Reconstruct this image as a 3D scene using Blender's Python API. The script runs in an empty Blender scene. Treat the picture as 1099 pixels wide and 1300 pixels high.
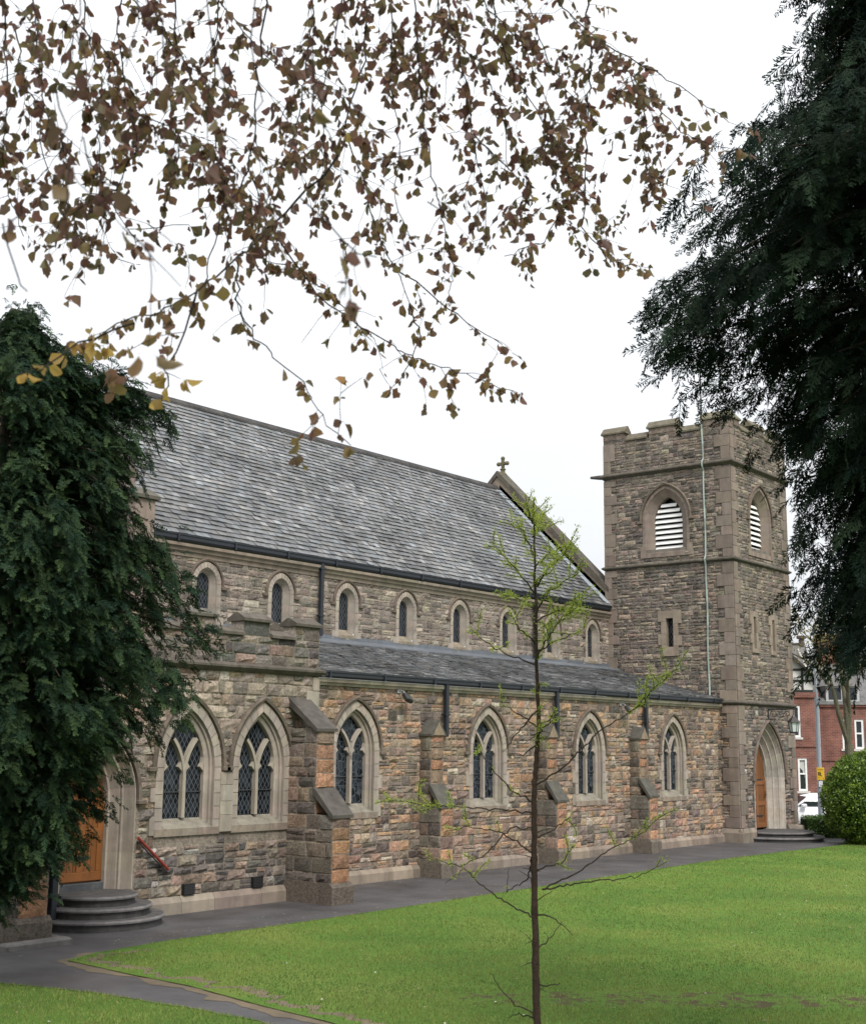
import bpy, math, random
import numpy as np
from mathutils import Vector, Matrix, noise as mnoise

# ------------------------------------------------------------------ camera, sky, sun, exposure
scene = bpy.context.scene
COL = scene.collection
CAM = Vector((-40.0788, -19.0156, 3.0))
AX_R = Vector((0.61959811, -0.78486726, 0.00903125))
AX_U = Vector((-0.14288888, -0.10147219, 0.98452332))
AX_F = Vector((0.7718037, 0.61129926, 0.17502078))
FPX = 1665.68                                             # focal length in pixels of a 1099 px wide frame
cam = bpy.data.cameras.new('camera')
cam.sensor_fit = 'HORIZONTAL'; cam.sensor_width = 36.0; cam.lens = 36.0 * FPX / 1099.0
cam.clip_start = 0.1; cam.clip_end = 3000
cam.dof.use_dof = True; cam.dof.focus_distance = 30.0; cam.dof.aperture_fstop = 6.5
co = bpy.data.objects.new('camera', cam); COL.objects.link(co)
m = Matrix.Identity(4)
for i in range(3):
    m[i][0] = AX_R[i]; m[i][1] = AX_U[i]; m[i][2] = -AX_F[i]; m[i][3] = CAM[i]
co.matrix_world = m
scene.camera = co
SUN_EL, SUN_AZ = math.radians(50), math.radians(212)      # azimuth from +Y, clockwise
w = bpy.data.worlds.new('World'); scene.world = w; w.use_nodes = True
nt = w.node_tree; nt.nodes.clear()
sky = nt.nodes.new('ShaderNodeTexSky'); sky.sky_type = 'NISHITA'; sky.sun_disc = False
sky.sun_elevation = SUN_EL; sky.sun_rotation = SUN_AZ; sky.air_density = 1.0; sky.dust_density = 4.0
hs = nt.nodes.new('ShaderNodeHueSaturation'); hs.inputs['Saturation'].default_value = 0.16
mixc = nt.nodes.new('ShaderNodeMix'); mixc.data_type = 'RGBA'; mixc.inputs['Factor'].default_value = 0.85
# the closed layer of cloud: three times as bright overhead as at the horizon, with faint banks
tcw = nt.nodes.new('ShaderNodeTexCoord'); sepw = nt.nodes.new('ShaderNodeSeparateXYZ'); nt.links.new(tcw.outputs['Generated'], sepw.inputs[0])
mpw = nt.nodes.new('ShaderNodeMapping'); mpw.inputs['Scale'].default_value = (1.2, 1.2, 4.0); nt.links.new(tcw.outputs['Generated'], mpw.inputs['Vector'])
nzw = nt.nodes.new('ShaderNodeTexNoise'); nzw.inputs['Scale'].default_value = 1.6; nzw.inputs['Detail'].default_value = 5.0; nt.links.new(mpw.outputs[0], nzw.inputs['Vector'])
def wmath(op, a, b):
    n = nt.nodes.new('ShaderNodeMath'); n.operation = op
    for i, x in enumerate((a, b)):
        if hasattr(x, 'is_output'): nt.links.new(x, n.inputs[i])
        else: n.inputs[i].default_value = x
    return n.outputs[0]
elev = wmath('ADD', wmath('MULTIPLY', wmath('MAXIMUM', sepw.outputs['Z'], 0.0), 0.667), 0.40)
bank = wmath('ADD', wmath('MULTIPLY', nzw.outputs['Fac'], 0.5), 0.75)
amt = wmath('MULTIPLY', elev, bank)
vsc = nt.nodes.new('ShaderNodeVectorMath'); vsc.operation = 'SCALE'; vsc.inputs[0].default_value = (11.2, 11.55, 12.0); nt.links.new(amt, vsc.inputs['Scale'])
nt.links.new(vsc.outputs[0], mixc.inputs['B'])
bgn = nt.nodes.new('ShaderNodeBackground'); bgn.inputs['Strength'].default_value = 0.12
wo = nt.nodes.new('ShaderNodeOutputWorld')
nt.links.new(sky.outputs[0], hs.inputs['Color']); nt.links.new(hs.outputs[0], mixc.inputs['A'])
nt.links.new(mixc.outputs['Result'], bgn.inputs['Color']); nt.links.new(bgn.outputs[0], wo.inputs['Surface'])
sl = bpy.data.lights.new('sun', 'SUN'); sl.energy = 2.1; sl.angle = math.radians(16); sl.color = (1, 0.96, 0.9)
so = bpy.data.objects.new('sun', sl); COL.objects.link(so)
sd = Vector((math.sin(SUN_AZ) * math.cos(SUN_EL), math.cos(SUN_AZ) * math.cos(SUN_EL), math.sin(SUN_EL)))
so.rotation_euler = sd.to_track_quat('Z', 'Y').to_euler()
so.location = (-30, -40, 60)
scene.view_settings.view_transform = 'Standard'; scene.view_settings.look = 'None'
scene.view_settings.exposure = 0.6; scene.view_settings.gamma = 1.0
scene.render.engine = 'CYCLES'
scene.cycles.max_bounces = 6; scene.cycles.transparent_max_bounces = 6

rng = random.Random(7)
nrg = np.random.default_rng(11)
PI = math.pi

def ray_pt(u, v, d):
    """the place d metres in front of the camera that was measured at pixel (u, v) of the photograph"""
    return CAM + (AX_F + AX_R * ((u - 549.5) / FPX) - AX_U * ((v - 650.0) / FPX)) * d

def srgb(r, g, b, k=1.0):
    def f(c):
        c /= 255.0
        return (c / 12.92 if c <= 0.04045 else ((c + 0.055) / 1.055) ** 2.4) * k
    return (f(r), f(g), f(b))

# ------------------------------------------------------------------ materials
MATS = {}
def new_mat(name, rough=0.85, spec=0.3):
    ma = bpy.data.materials.new(name); ma.use_nodes = True
    b = ma.node_tree.nodes['Principled BSDF']
    b.inputs['Roughness'].default_value = rough
    b.inputs['Specular IOR Level'].default_value = spec
    MATS[name] = ma
    return ma, ma.node_tree, b

def N(t, typ, **kw):
    n = t.nodes.new(typ)
    for k, v in kw.items():
        if k in n.inputs: n.inputs[k].default_value = v
        else: setattr(n, k, v)
    return n

def mixnode(t, a, b, fac, mode='MIX'):
    n = t.nodes.new('ShaderNodeMix'); n.data_type = 'RGBA'; n.blend_type = mode
    for key, val in (('A', a), ('B', b), ('Factor', fac)):
        s = n.inputs[key] if key != 'Factor' else n.inputs[0]
        if key != 'Factor': s = n.inputs[6] if key == 'A' else n.inputs[7]
        if hasattr(val, 'is_output'): t.links.new(val, s)
        elif key == 'Factor': s.default_value = val
        else: s.default_value = (*val, 1)
    return n.outputs[2]

def ramp(t, src, pts):
    r = t.nodes.new('ShaderNodeValToRGB')
    while len(r.color_ramp.elements) < len(pts): r.color_ramp.elements.new(0.5)
    for e, (p, c) in zip(r.color_ramp.elements, pts):
        e.position = p; e.color = (*c, 1) if len(c) == 3 else c
    t.links.new(src, r.inputs[0])
    return r.outputs[0]

def vcol_mat(name, rough, amp, scale, bump, bscale, spec=0.3, blotch=None, bdist=0.02, streak=None):
    """colour attribute of the piece times mottling, with a bump"""
    ma, t, b = new_mat(name, rough, spec)
    tc = N(t, 'ShaderNodeTexCoord')
    at = N(t, 'ShaderNodeAttribute', attribute_name='Col')
    n1 = N(t, 'ShaderNodeTexNoise', Scale=scale, Detail=6.0, Roughness=0.65)
    t.links.new(tc.outputs['Object'], n1.inputs['Vector'])
    lo, hi = 1 - amp, 1 + amp
    r = ramp(t, n1.outputs['Fac'], [(0.28, (lo,) * 3), (0.72, (hi,) * 3)])
    c = mixnode(t, at.outputs['Color'], r, 1.0, 'MULTIPLY')
    if blotch:
        n2 = N(t, 'ShaderNodeTexNoise', Scale=blotch[0], Detail=5.0, Roughness=0.7)
        t.links.new(tc.outputs['Object'], n2.inputs['Vector'])
        f = ramp(t, n2.outputs['Fac'], [(blotch[1], (0, 0, 0)), (blotch[1] + 0.14, (blotch[3],) * 3)])
        c = mixnode(t, c, blotch[2], f)
    if streak:
        mpn = N(t, 'ShaderNodeMapping'); mpn.inputs['Scale'].default_value = (1.0, 1.0, 0.12); t.links.new(tc.outputs['Object'], mpn.inputs['Vector'])
        n4 = N(t, 'ShaderNodeTexNoise', Scale=3.2, Detail=5.0, Roughness=0.6); t.links.new(mpn.outputs[0], n4.inputs['Vector'])
        c = mixnode(t, c, ramp(t, n4.outputs['Fac'], [(0.45, (1, 1, 1)), (0.72, (streak,) * 3)]), 1.0, 'MULTIPLY')
    t.links.new(c, b.inputs['Base Color'])
    n3 = N(t, 'ShaderNodeTexNoise', Scale=bscale, Detail=5.0, Roughness=0.7)
    t.links.new(tc.outputs['Object'], n3.inputs['Vector'])
    bp = N(t, 'ShaderNodeBump', Strength=bump, Distance=bdist)
    t.links.new(n3.outputs['Fac'], bp.inputs['Height']); t.links.new(bp.outputs[0], b.inputs['Normal'])
    return ma

M_RUBBLE = vcol_mat('rubble_stone', 0.9, 0.5, 19.0, 1.0, 34.0, 0.2, (2.6, 0.6, (0.085, 0.076, 0.066), 0.5), 0.045, 0.6)
M_DRESS = vcol_mat('dressed_stone', 0.85, 0.16, 5.0, 0.35, 60.0, 0.25, (1.4, 0.6, (0.10, 0.092, 0.08), 0.5), 0.01, 0.66)
M_COPING = vcol_mat('weathered_coping_stone', 0.9, 0.3, 6.0, 0.5, 40.0, 0.2, (3.0, 0.62, (0.16, 0.16, 0.12), 0.5), 0.015, 0.7)
M_SLATE = vcol_mat('roof_slate', 0.5, 0.32, 9.0, 0.25, 45.0, 0.5, None, 0.006)
M_LEAD = vcol_mat('lead_sheet', 0.45, 0.2, 3.0, 0.2, 12.0, 0.4, None, 0.01)
M_IRON = vcol_mat('painted_iron', 0.4, 0.15, 8.0, 0.1, 40.0, 0.4, None, 0.004)
M_WOOD = vcol_mat('varnished_oak', 0.42, 0.22, 4.0, 0.15, 50.0, 0.4, None, 0.004)
M_PAINT = vcol_mat('painted_surface', 0.45, 0.06, 3.0, 0.05, 30.0, 0.4, None, 0.003)
M_BARK = vcol_mat('bark', 0.95, 0.4, 22.0, 0.9, 60.0, 0.1, None, 0.02)
M_STEEL = vcol_mat('galvanised_steel', 0.5, 0.1, 3.0, 0.05, 30.0, 0.5, None, 0.003)

def leaf_mat(name, trans, rough=0.55, spec=0.25, tcol=1.6):
    ma, t, b = new_mat(name, rough, spec)
    at = N(t, 'ShaderNodeAttribute', attribute_name='Col')
    t.links.new(at.outputs['Color'], b.inputs['Base Color'])
    tr = N(t, 'ShaderNodeBsdfTranslucent')
    c = mixnode(t, at.outputs['Color'], (tcol, tcol, tcol), 1.0, 'MULTIPLY')
    t.links.new(c, tr.inputs['Color'])
    mx = N(t, 'ShaderNodeMixShader'); mx.inputs[0].default_value = trans
    out = t.nodes['Material Output']
    t.links.new(b.outputs[0], mx.inputs[1]); t.links.new(tr.outputs[0], mx.inputs[2])
    t.links.new(mx.outputs[0], out.inputs['Surface'])
    return ma
M_BEECH = leaf_mat('copper_beech_leaf', 0.5, 0.5, 0.25, 2.1)
M_CONIFER = leaf_mat('conifer_foliage', 0.12, 0.75, 0.08)
M_YOUNG = leaf_mat('fresh_needles', 0.45, 0.6, 0.2, 1.5)
M_BUSH = leaf_mat('shrub_leaf', 0.2, 0.42, 0.35)
M_GRASSB = leaf_mat('grass_blade', 0.3, 0.6, 0.2)

def glass_mat(name, kind):
    ma, t, b = new_mat(name, 0.12, 0.5)
    tc = N(t, 'ShaderNodeTexCoord')
    sep = N(t, 'ShaderNodeSeparateXYZ'); t.links.new(tc.outputs['Object'], sep.inputs[0])
    def M(op, a, bb=None, c=None):
        n = N(t, 'ShaderNodeMath', operation=op)
        for i, x in enumerate((a, bb, c)):
            if x is None: continue
            if hasattr(x, 'is_output'): t.links.new(x, n.inputs[i])
            else: n.inputs[i].default_value = x
        return n.outputs[0]
    if kind == 'diamond':
        px = M('MULTIPLY', sep.outputs['X'], 1 / 0.105); pz = M('MULTIPLY', sep.outputs['Z'], 1 / 0.17)
        a = M('ABSOLUTE', M('SUBTRACT', M('FRACT', M('ADD', px, pz)), 0.5))
        c = M('ABSOLUTE', M('SUBTRACT', M('FRACT', M('SUBTRACT', px, pz)), 0.5))
        line = M('MAXIMUM', M('GREATER_THAN', a, 0.45), M('GREATER_THAN', c, 0.45))
        cell = M('ADD', M('FLOOR', M('ADD', px, pz)), M('MULTIPLY', M('FLOOR', M('SUBTRACT', px, pz)), 7.3))
        lead = (0.10, 0.105, 0.11)
    else:
        v = N(t, 'ShaderNodeTexVoronoi', Scale=9.0); v.feature = 'DISTANCE_TO_EDGE'
        nz = N(t, 'ShaderNodeTexNoise', Scale=4.0, Detail=1.0)
        t.links.new(tc.outputs['Object'], nz.inputs['Vector'])
        ad = mixnode(t, tc.outputs['Object'], nz.outputs['Color'], 0.12)
        t.links.new(ad, v.inputs['Vector'])
        bars = M('GREATER_THAN', M('ABSOLUTE', M('SUBTRACT', M('FRACT', M('MULTIPLY', sep.outputs['Z'], 1.9)), 0.5)), 0.487)
        line = M('MAXIMUM', M('LESS_THAN', v.outputs['Distance'], 0.055), bars)
        v2 = N(t, 'ShaderNodeTexVoronoi', Scale=9.0); t.links.new(ad, v2.inputs['Vector'])
        cell = M('MULTIPLY', N_out(t, v2), 40.0)
        lead = (0.055, 0.065, 0.075)
    wn = N(t, 'ShaderNodeTexWhiteNoise', noise_dimensions='1D'); t.links.new(cell, wn.inputs['W'])
    gcol = ramp(t, wn.outputs['Value'], [(0.0, (0.005, 0.006, 0.008)), (0.6, (0.010, 0.013, 0.018)), (1.0, (0.03, 0.037, 0.045))])
    col = mixnode(t, gcol, lead, line)
    t.links.new(col, b.inputs['Base Color'])
    rr = M('MULTIPLY_ADD', line, 0.5, 0.12); t.links.new(rr, b.inputs['Roughness'])
    wv = N(t, 'ShaderNodeVectorMath', operation='SCALE'); t.links.new(wn.outputs['Color'], wv.inputs[0]); wv.inputs['Scale'].default_value = 0.12
    geo = N(t, 'ShaderNodeNewGeometry')
    ad2 = N(t, 'ShaderNodeVectorMath', operation='ADD'); t.links.new(geo.outputs['Normal'], ad2.inputs[0]); t.links.new(wv.outputs[0], ad2.inputs[1])
    nm = N(t, 'ShaderNodeVectorMath', operation='NORMALIZE'); t.links.new(ad2.outputs[0], nm.inputs[0])
    t.links.new(nm.outputs[0], b.inputs['Normal'])
    b.inputs['Specular IOR Level'].default_value = 0.14
    return ma
def N_out(t, v2):
    s = N(t, 'ShaderNodeSeparateXYZ'); t.links.new(v2.outputs['Color'], s.inputs[0]); return s.outputs[0]
M_GLASSD = glass_mat('leaded_diamond_glass', 'diamond')
M_GLASSS = glass_mat('leaded_scroll_glass', 'scroll')
def plain_glass():
    ma, t, b = new_mat('dark_window_glass', 0.08, 0.5); b.inputs['Base Color'].default_value = (0.02, 0.025, 0.03, 1); return ma
M_GLASS = plain_glass()

def lawn_mat():
    ma, t, b = new_mat('lawn', 0.9, 0.15)
    tc = N(t, 'ShaderNodeTexCoord'); O = tc.outputs['Object']
    def nz(s, d=5.0, r=0.6):
        n = N(t, 'ShaderNodeTexNoise', Scale=s, Detail=d, Roughness=r); t.links.new(O, n.inputs['Vector']); return n.outputs['Fac']
    big = ramp(t, nz(0.35, 4), [(0.3, (0.075, 0.150, 0.026)), (0.52, (0.105, 0.190, 0.030)), (0.72, (0.18, 0.225, 0.050))])
    fine = ramp(t, nz(38.0, 6, 0.75), [(0.25, (0.35,) * 3), (0.75, (1.65,) * 3)])
    c = mixnode(t, big, fine, 1.0, 'MULTIPLY')
    dry = ramp(t, nz(2.2, 6, 0.7), [(0.60, (0, 0, 0)), (0.72, (0.6,) * 3)])
    c = mixnode(t, c, (0.16, 0.155, 0.055), dry)
    # worn earth in one stretch near the young tree
    geo = N(t, 'ShaderNodeSeparateXYZ'); t.links.new(O, geo.inputs[0])
    def M(op, a, bb):
        n = N(t, 'ShaderNodeMath', operation=op)
        for i, x in enumerate((a, bb)):
            if hasattr(x, 'is_output'): t.links.new(x, n.inputs[i])
            else: n.inputs[i].default_value = x
        return n.outputs[0]
    ex, ey = WORN
    dx = M('DIVIDE', M('ADD', M('MULTIPLY', M('SUBTRACT', geo.outputs['X'], ex), 0.62), M('MULTIPLY', M('SUBTRACT', geo.outputs['Y'], ey), -0.785)), 3.6)
    dy = M('DIVIDE', M('ADD', M('MULTIPLY', M('SUBTRACT', geo.outputs['X'], ex), 0.785), M('MULTIPLY', M('SUBTRACT', geo.outputs['Y'], ey), 0.62)), 0.55)
    rr = M('SUBTRACT', 1.0, M('ADD', M('MULTIPLY', dx, dx), M('MULTIPLY', dy, dy)))
    mask = M('MULTIPLY', M('MAXIMUM', rr, 0.0), ramp(t, nz(3.2, 7, 0.75), [(0.50, (0, 0, 0)), (0.58, (2.6,) * 3)]))
    mm = M('MINIMUM', mask, 0.95)
    c = mixnode(t, c, (0.10, 0.065, 0.042), mm)
    t.links.new(c, b.inputs['Base Color'])
    bp = N(t, 'ShaderNodeBump', Strength=0.9, Distance=0.05); t.links.new(nz(30.0, 6, 0.8), bp.inputs['Height']); t.links.new(bp.outputs[0], b.inputs['Normal'])
    return ma
WORN = (-27.0, -13.0)
def ground_pt(u, v, z=0.0):
    d = ray_pt(u, v, 1.0) - CAM
    return CAM + d * ((z - CAM.z) / d.z)
_g = ground_pt(890, 1272); WORN = (_g.x, _g.y)
M_LAWN = lawn_mat()

def path_mat(name, base, wet):
    ma, t, b = new_mat(name, 0.6, 0.4)
    tc = N(t, 'ShaderNodeTexCoord'); O = tc.outputs['Object']
    def nz(s, d=5.0, r=0.6):
        n = N(t, 'ShaderNodeTexNoise', Scale=s, Detail=d, Roughness=r); t.links.new(O, n.inputs['Vector']); return n.outputs['Fac']
    f1 = ramp(t, nz(0.9, 6, 0.65), [(0.3, tuple(x * 0.6 for x in base)), (0.7, tuple(x * 1.4 for x in base))])
    f2 = ramp(t, nz(70.0, 3, 0.8), [(0.25, (0.6,) * 3), (0.75, (1.45,) * 3)])
    c = mixnode(t, f1, f2, 1.0, 'MULTIPLY')
    sp = ramp(t, nz(26.0, 2, 0.5), [(0.70, (0, 0, 0)), (0.74, (0.7,) * 3)])
    c = mixnode(t, c, (0.16, 0.12, 0.085), sp)
    t.links.new(c, b.inputs['Base Color'])
    r = ramp(t, nz(0.7, 5, 0.6), [(0.35, (wet,) * 3), (0.65, (0.75,) * 3)])
    t.links.new(r, b.inputs['Roughness'])
    bp = N(t, 'ShaderNodeBump', Strength=0.5, Distance=0.01); t.links.new(nz(90.0, 4, 0.7), bp.inputs['Height']); t.links.new(bp.outputs[0], b.inputs['Normal'])
    return ma
M_PATH = path_mat('tarmac_path', (0.058, 0.055, 0.056), 0.42)
M_ROAD = path_mat('asphalt_road', (0.055, 0.055, 0.058), 0.5)
M_PAVE = path_mat('pavement_slab', (0.2, 0.19, 0.18), 0.6)
M_SOIL = path_mat('dry_soil', (0.115, 0.088, 0.055), 0.9)
M_EARTH = path_mat('rough_ground', (0.07, 0.1, 0.03), 0.9)

def brick_mat():
    ma, t, b = new_mat('red_brick', 0.85, 0.2)
    tc = N(t, 'ShaderNodeTexCoord')
    mp = N(t, 'ShaderNodeMapping'); mp.inputs['Rotation'].default_value = (PI / 2, 0, 0)
    t.links.new(tc.outputs['Object'], mp.inputs['Vector'])
    br = N(t, 'ShaderNodeTexBrick', Scale=1.0)
    br.inputs['Brick Width'].default_value = 0.22; br.inputs['Row Height'].default_value = 0.075; br.inputs['Mortar Size'].default_value = 0.008
    br.inputs['Color1'].default_value = (0.22, 0.082, 0.056, 1); br.inputs['Color2'].default_value = (0.15, 0.058, 0.045, 1); br.inputs['Mortar'].default_value = (0.2, 0.15, 0.13, 1)
    t.links.new(mp.outputs[0], br.inputs['Vector'])
    n = N(t, 'ShaderNodeTexNoise', Scale=1.6, Detail=6.0); t.links.new(tc.outputs['Object'], n.inputs['Vector'])
    c = mixnode(t, br.outputs['Color'], ramp(t, n.outputs['Fac'], [(0.3, (0.65,) * 3), (0.7, (1.3,) * 3)]), 1.0, 'MULTIPLY')
    t.links.new(c, b.inputs['Base Color'])
    return ma
M_BRICK = brick_mat()

# ------------------------------------------------------------------ mesh helpers
class MB:
    """collects faces and links them as ONE mesh object"""
    def __init__(s, T=None): s.v = []; s.f = []; s.c = []; s.mi = []; s.T = T
    def add(s, vs, fs, col=(0.5, 0.5, 0.5), mi=0):
        o = len(s.v)
        if s.T is not None: s.v.extend([tuple(s.T @ Vector(p)) for p in vs])
        else: s.v.extend([tuple(p) for p in vs])
        s.f.extend([tuple(i + o for i in f) for f in fs]); s.mi.extend([mi] * len(fs))
        s.c.extend([(*col, 1.0)] * len(vs))
        return s
    def box(s, x0, x1, y0, y1, z0, z1, col=(0.5, 0.5, 0.5), mi=0, bev=0.0):
        if bev <= 0:
            vs = [(x, y, z) for z in (z0, z1) for y in (y0, y1) for x in (x0, x1)]
            fs = [(0, 2, 3, 1), (4, 5, 7, 6), (0, 1, 5, 4), (2, 6, 7, 3), (0, 4, 6, 2), (1, 3, 7, 5)]
            return s.add(vs, fs, col, mi)
        b = bev
        rings = []
        for z, i in ((z0, b), (z0 + b, 0), (z1 - b, 0), (z1, b)):
            a0, a1, c0, c1 = x0 + i, x1 - i, y0 + i, y1 - i
            rings.append([(a0 + b, c0, z), (a1 - b, c0, z), (a1, c0 + b, z), (a1, c1 - b, z), (a1 - b, c1, z), (a0 + b, c1, z), (a0, c1 - b, z), (a0, c0 + b, z)])
        vs = [p for r in rings for p in r]
        fs = [tuple(range(7, -1, -1)), tuple(range(24, 32))]
        for k in range(3):
            for j in range(8):
                n = (j + 1) % 8
                fs.append((k * 8 + j, k * 8 + n, k * 8 + 8 + n, k * 8 + 8 + j))
        return s.add(vs, fs, col, mi)
    def extrude_x(s, prof, x0, x1, col=(0.5, 0.5, 0.5), mi=0):
        """prof: closed (y, z) outline"""
        n = len(prof)
        vs = [(x0, *p) for p in prof] + [(x1, *p) for p in prof]
        fs = [(i, (i + 1) % n, n + (i + 1) % n, n + i) for i in range(n)] + [tuple(range(n))[::-1], tuple(range(n, 2 * n))]
        return s.add(vs, fs, col, mi)
    def extrude_y(s, prof, y0, y1, col=(0.5, 0.5, 0.5), mi=0):
        n = len(prof)
        vs = [(p[0], y0, p[1]) for p in prof] + [(p[0], y1, p[1]) for p in prof]
        fs = [(i, (i + 1) % n, n + (i + 1) % n, n + i) for i in range(n)] + [tuple(range(n))[::-1], tuple(range(n, 2 * n))]
        return s.add(vs, fs, col, mi)
    def tube(s, pts, rad, seg=8, col=(0.5, 0.5, 0.5), mi=0):
        pts = [Vector(p) for p in pts]
        if not hasattr(rad, '__len__'): rad = [rad] * len(pts)
        vs = []; prev = None
        for i, p in enumerate(pts):
            d = (pts[min(i + 1, len(pts) - 1)] - pts[max(i - 1, 0)]).normalized()
            if prev is None:
                a = d.cross(Vector((0, 0, 1)))
                if a.length < 0.05: a = d.cross(Vector((1, 0, 0)))
                a.normalize()
            else:
                a = (prev - d * prev.dot(d)).normalized()
            prev = a; b = d.cross(a)
            for k in range(seg):
                t = 2 * PI * k / seg
                vs.append(p + (a * math.cos(t) + b * math.sin(t)) * rad[i])
        fs = []
        for i in range(len(pts) - 1):
            for k in range(seg):
                n = (k + 1) % seg
                fs.append((i * seg + k, i * seg + n, (i + 1) * seg + n, (i + 1) * seg + k))
        fs.append(tuple(range(seg))[::-1]); fs.append(tuple(range((len(pts) - 1) * seg, len(pts) * seg)))
        return s.add(vs, fs, col, mi)
    def lathe(s, prof, seg=20, a0=0.0, a1=2 * PI, col=(0.5, 0.5, 0.5), mi=0, cx=0, cy=0):
        full = abs(a1 - a0 - 2 * PI) < 1e-6
        n = seg if full else seg + 1
        vs = []
        for r, z in prof:
            for k in range(n):
                t = a0 + (a1 - a0) * k / seg
                vs.append((cx + r * math.cos(t), cy + r * math.sin(t), z))
        fs = []
        for i in range(len(prof) - 1):
            for k in range(seg):
                q = (k + 1) % n
                fs.append((i * n + k, i * n + q, (i + 1) * n + q, (i + 1) * n + k))
        return s.add(vs, fs, col, mi)
    def build(s, name, mats, parent=None, smooth=False, loc=None, rotz=0.0):
        me = bpy.data.meshes.new(name)
        me.from_pydata(s.v, [], s.f)
        if not isinstance(mats, (list, tuple)): mats = [mats]
        for x in mats: me.materials.append(x)
        me.polygons.foreach_set('material_index', s.mi)
        at = me.attributes.new('Col', 'FLOAT_COLOR', 'POINT')
        at.data.foreach_set('color', np.array(s.c, dtype=np.float32).ravel())
        if smooth: me.polygons.foreach_set('use_smooth', [True] * len(s.f))
        me.update()
        o = bpy.data.objects.new(name, me); COL.objects.link(o)
        if loc is not None: o.location = loc
        o.rotation_euler = (0, 0, rotz)
        if parent is not None: o.parent = parent
        return o

def np_mesh(name, V, F, C, mat, parent=None, loc=None, smooth=False):
    """V (n,3), F (m,4) quads or (m,3), C (n,3)"""
    V = np.asarray(V, np.float32); F = np.asarray(F, np.int32); k = F.shape[1]
    me = bpy.data.meshes.new(name)
    me.vertices.add(len(V)); me.vertices.foreach_set('co', V.ravel())
    me.loops.add(F.size); me.loops.foreach_set('vertex_index', F.ravel())
    me.polygons.add(len(F)); me.polygons.foreach_set('loop_start', np.arange(0, F.size, k, dtype=np.int32))
    me.materials.append(mat)
    at = me.attributes.new('Col', 'FLOAT_COLOR', 'POINT')
    C4 = np.ones((len(V), 4), np.float32); C4[:, :3] = C
    at.data.foreach_set('color', C4.ravel())
    me.update(calc_edges=True); me.validate()
    if smooth: me.polygons.foreach_set('use_smooth', [True] * len(F))
    o = bpy.data.objects.new(name, me); COL.objects.link(o)
    if loc is not None: o.location = loc
    if parent is not None: o.parent = parent
    return o

def thing(name, label, cat, loc=(0, 0, 0), rotz=0.0, group=None):
    o = bpy.data.objects.new(name, None); COL.objects.link(o)
    o.location = loc; o.rotation_euler = (0, 0, rotz); o['label'] = label; o['category'] = cat
    if group: o['group'] = group
    return o
def tag(o, label, cat, group=None):
    o['label'] = label; o['category'] = cat
    if group: o['group'] = group
    return o
def struct(o): o['kind'] = 'structure'; return o
def copy_part(o, parent, loc=None, rotz=None):
    """a part with copies of its own pieces"""
    c = o.copy(); COL.objects.link(c); c.parent = parent
    if loc is not None: c.location = loc
    if rotz is not None: c.rotation_euler = (0, 0, rotz)
    for ch in list(o.children):
        d = ch.copy(); COL.objects.link(d); d.parent = c
    return c

# ------------------------------------------------------------------ stonework
def pal(*rows): return [(srgb(*c), wgt) for c, wgt in rows]
KS = 0.9
PAL_AISLE = pal(((192, 150, 112), 7), ((182, 156, 128), 6), ((158, 140, 124), 6), ((138, 124, 112), 5), ((108, 101, 96), 3), ((82, 80, 80), 2), ((166, 132, 112), 4), ((196, 182, 164), 2))
PAL_PORCH = pal(((182, 166, 146), 6), ((166, 152, 134), 6), ((182, 150, 120), 3), ((148, 137, 124), 5), ((122, 116, 108), 3), ((158, 130, 112), 2), ((200, 186, 168), 2))
PAL_LOW = pal(((136, 127, 117), 5), ((108, 103, 98), 4), ((156, 140, 124), 5), ((84, 83, 83), 3), ((164, 138, 118), 3), ((208, 203, 196), 0.5))
PAL_CLER = pal(((166, 152, 138), 6), ((154, 140, 127), 6), ((138, 125, 115), 4), ((120, 111, 103), 3), ((180, 165, 146), 3), ((98, 92, 88), 1))
PAL_TOWER = pal(((150, 135, 121), 6), ((132, 121, 111), 6), ((164, 147, 129), 4), ((110, 102, 95), 5), ((92, 87, 83), 2), ((166, 150, 130), 2), ((144, 122, 110), 2))
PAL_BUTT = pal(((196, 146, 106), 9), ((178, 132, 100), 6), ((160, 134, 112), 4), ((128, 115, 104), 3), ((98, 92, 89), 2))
PAL_BSHADE = pal(((134, 121, 108), 5), ((118, 109, 100), 5), ((156, 132, 112), 4), ((92, 87, 83), 2))  # buttress flanks, darker than the fronts: shade put into the stone colour
def pick(palette, x, z, seed=0.0):
    n = mnoise.noise((x * 0.55 + seed, z * 0.9, seed * 3.1))
    m_ = len(palette); ws = []
    for i, (c, wgt) in enumerate(palette):
        ph = (i + 0.5) / m_ * 2 - 1
        ws.append(wgt * math.exp(-1.3 * (ph - n * 1.6) ** 2) + 0.25 * wgt)
    c = rng.choices(palette, ws)[0][0]
    mean = [sum(r[0][i] * r[1] for r in palette) / sum(r[1] for r in palette) for i in range(3)]
    c = tuple(a * 0.74 + b_ * 0.26 for a, b_ in zip(c, mean)); g_ = sum(c) / 3
    c = tuple(a * 0.86 + g_ * 0.14 for a in c)
    k = rng.uniform(0.72, 1.24) * KS
    return tuple(min(0.8, ch * k * rng.uniform(0.95, 1.05)) for ch in c)

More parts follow.
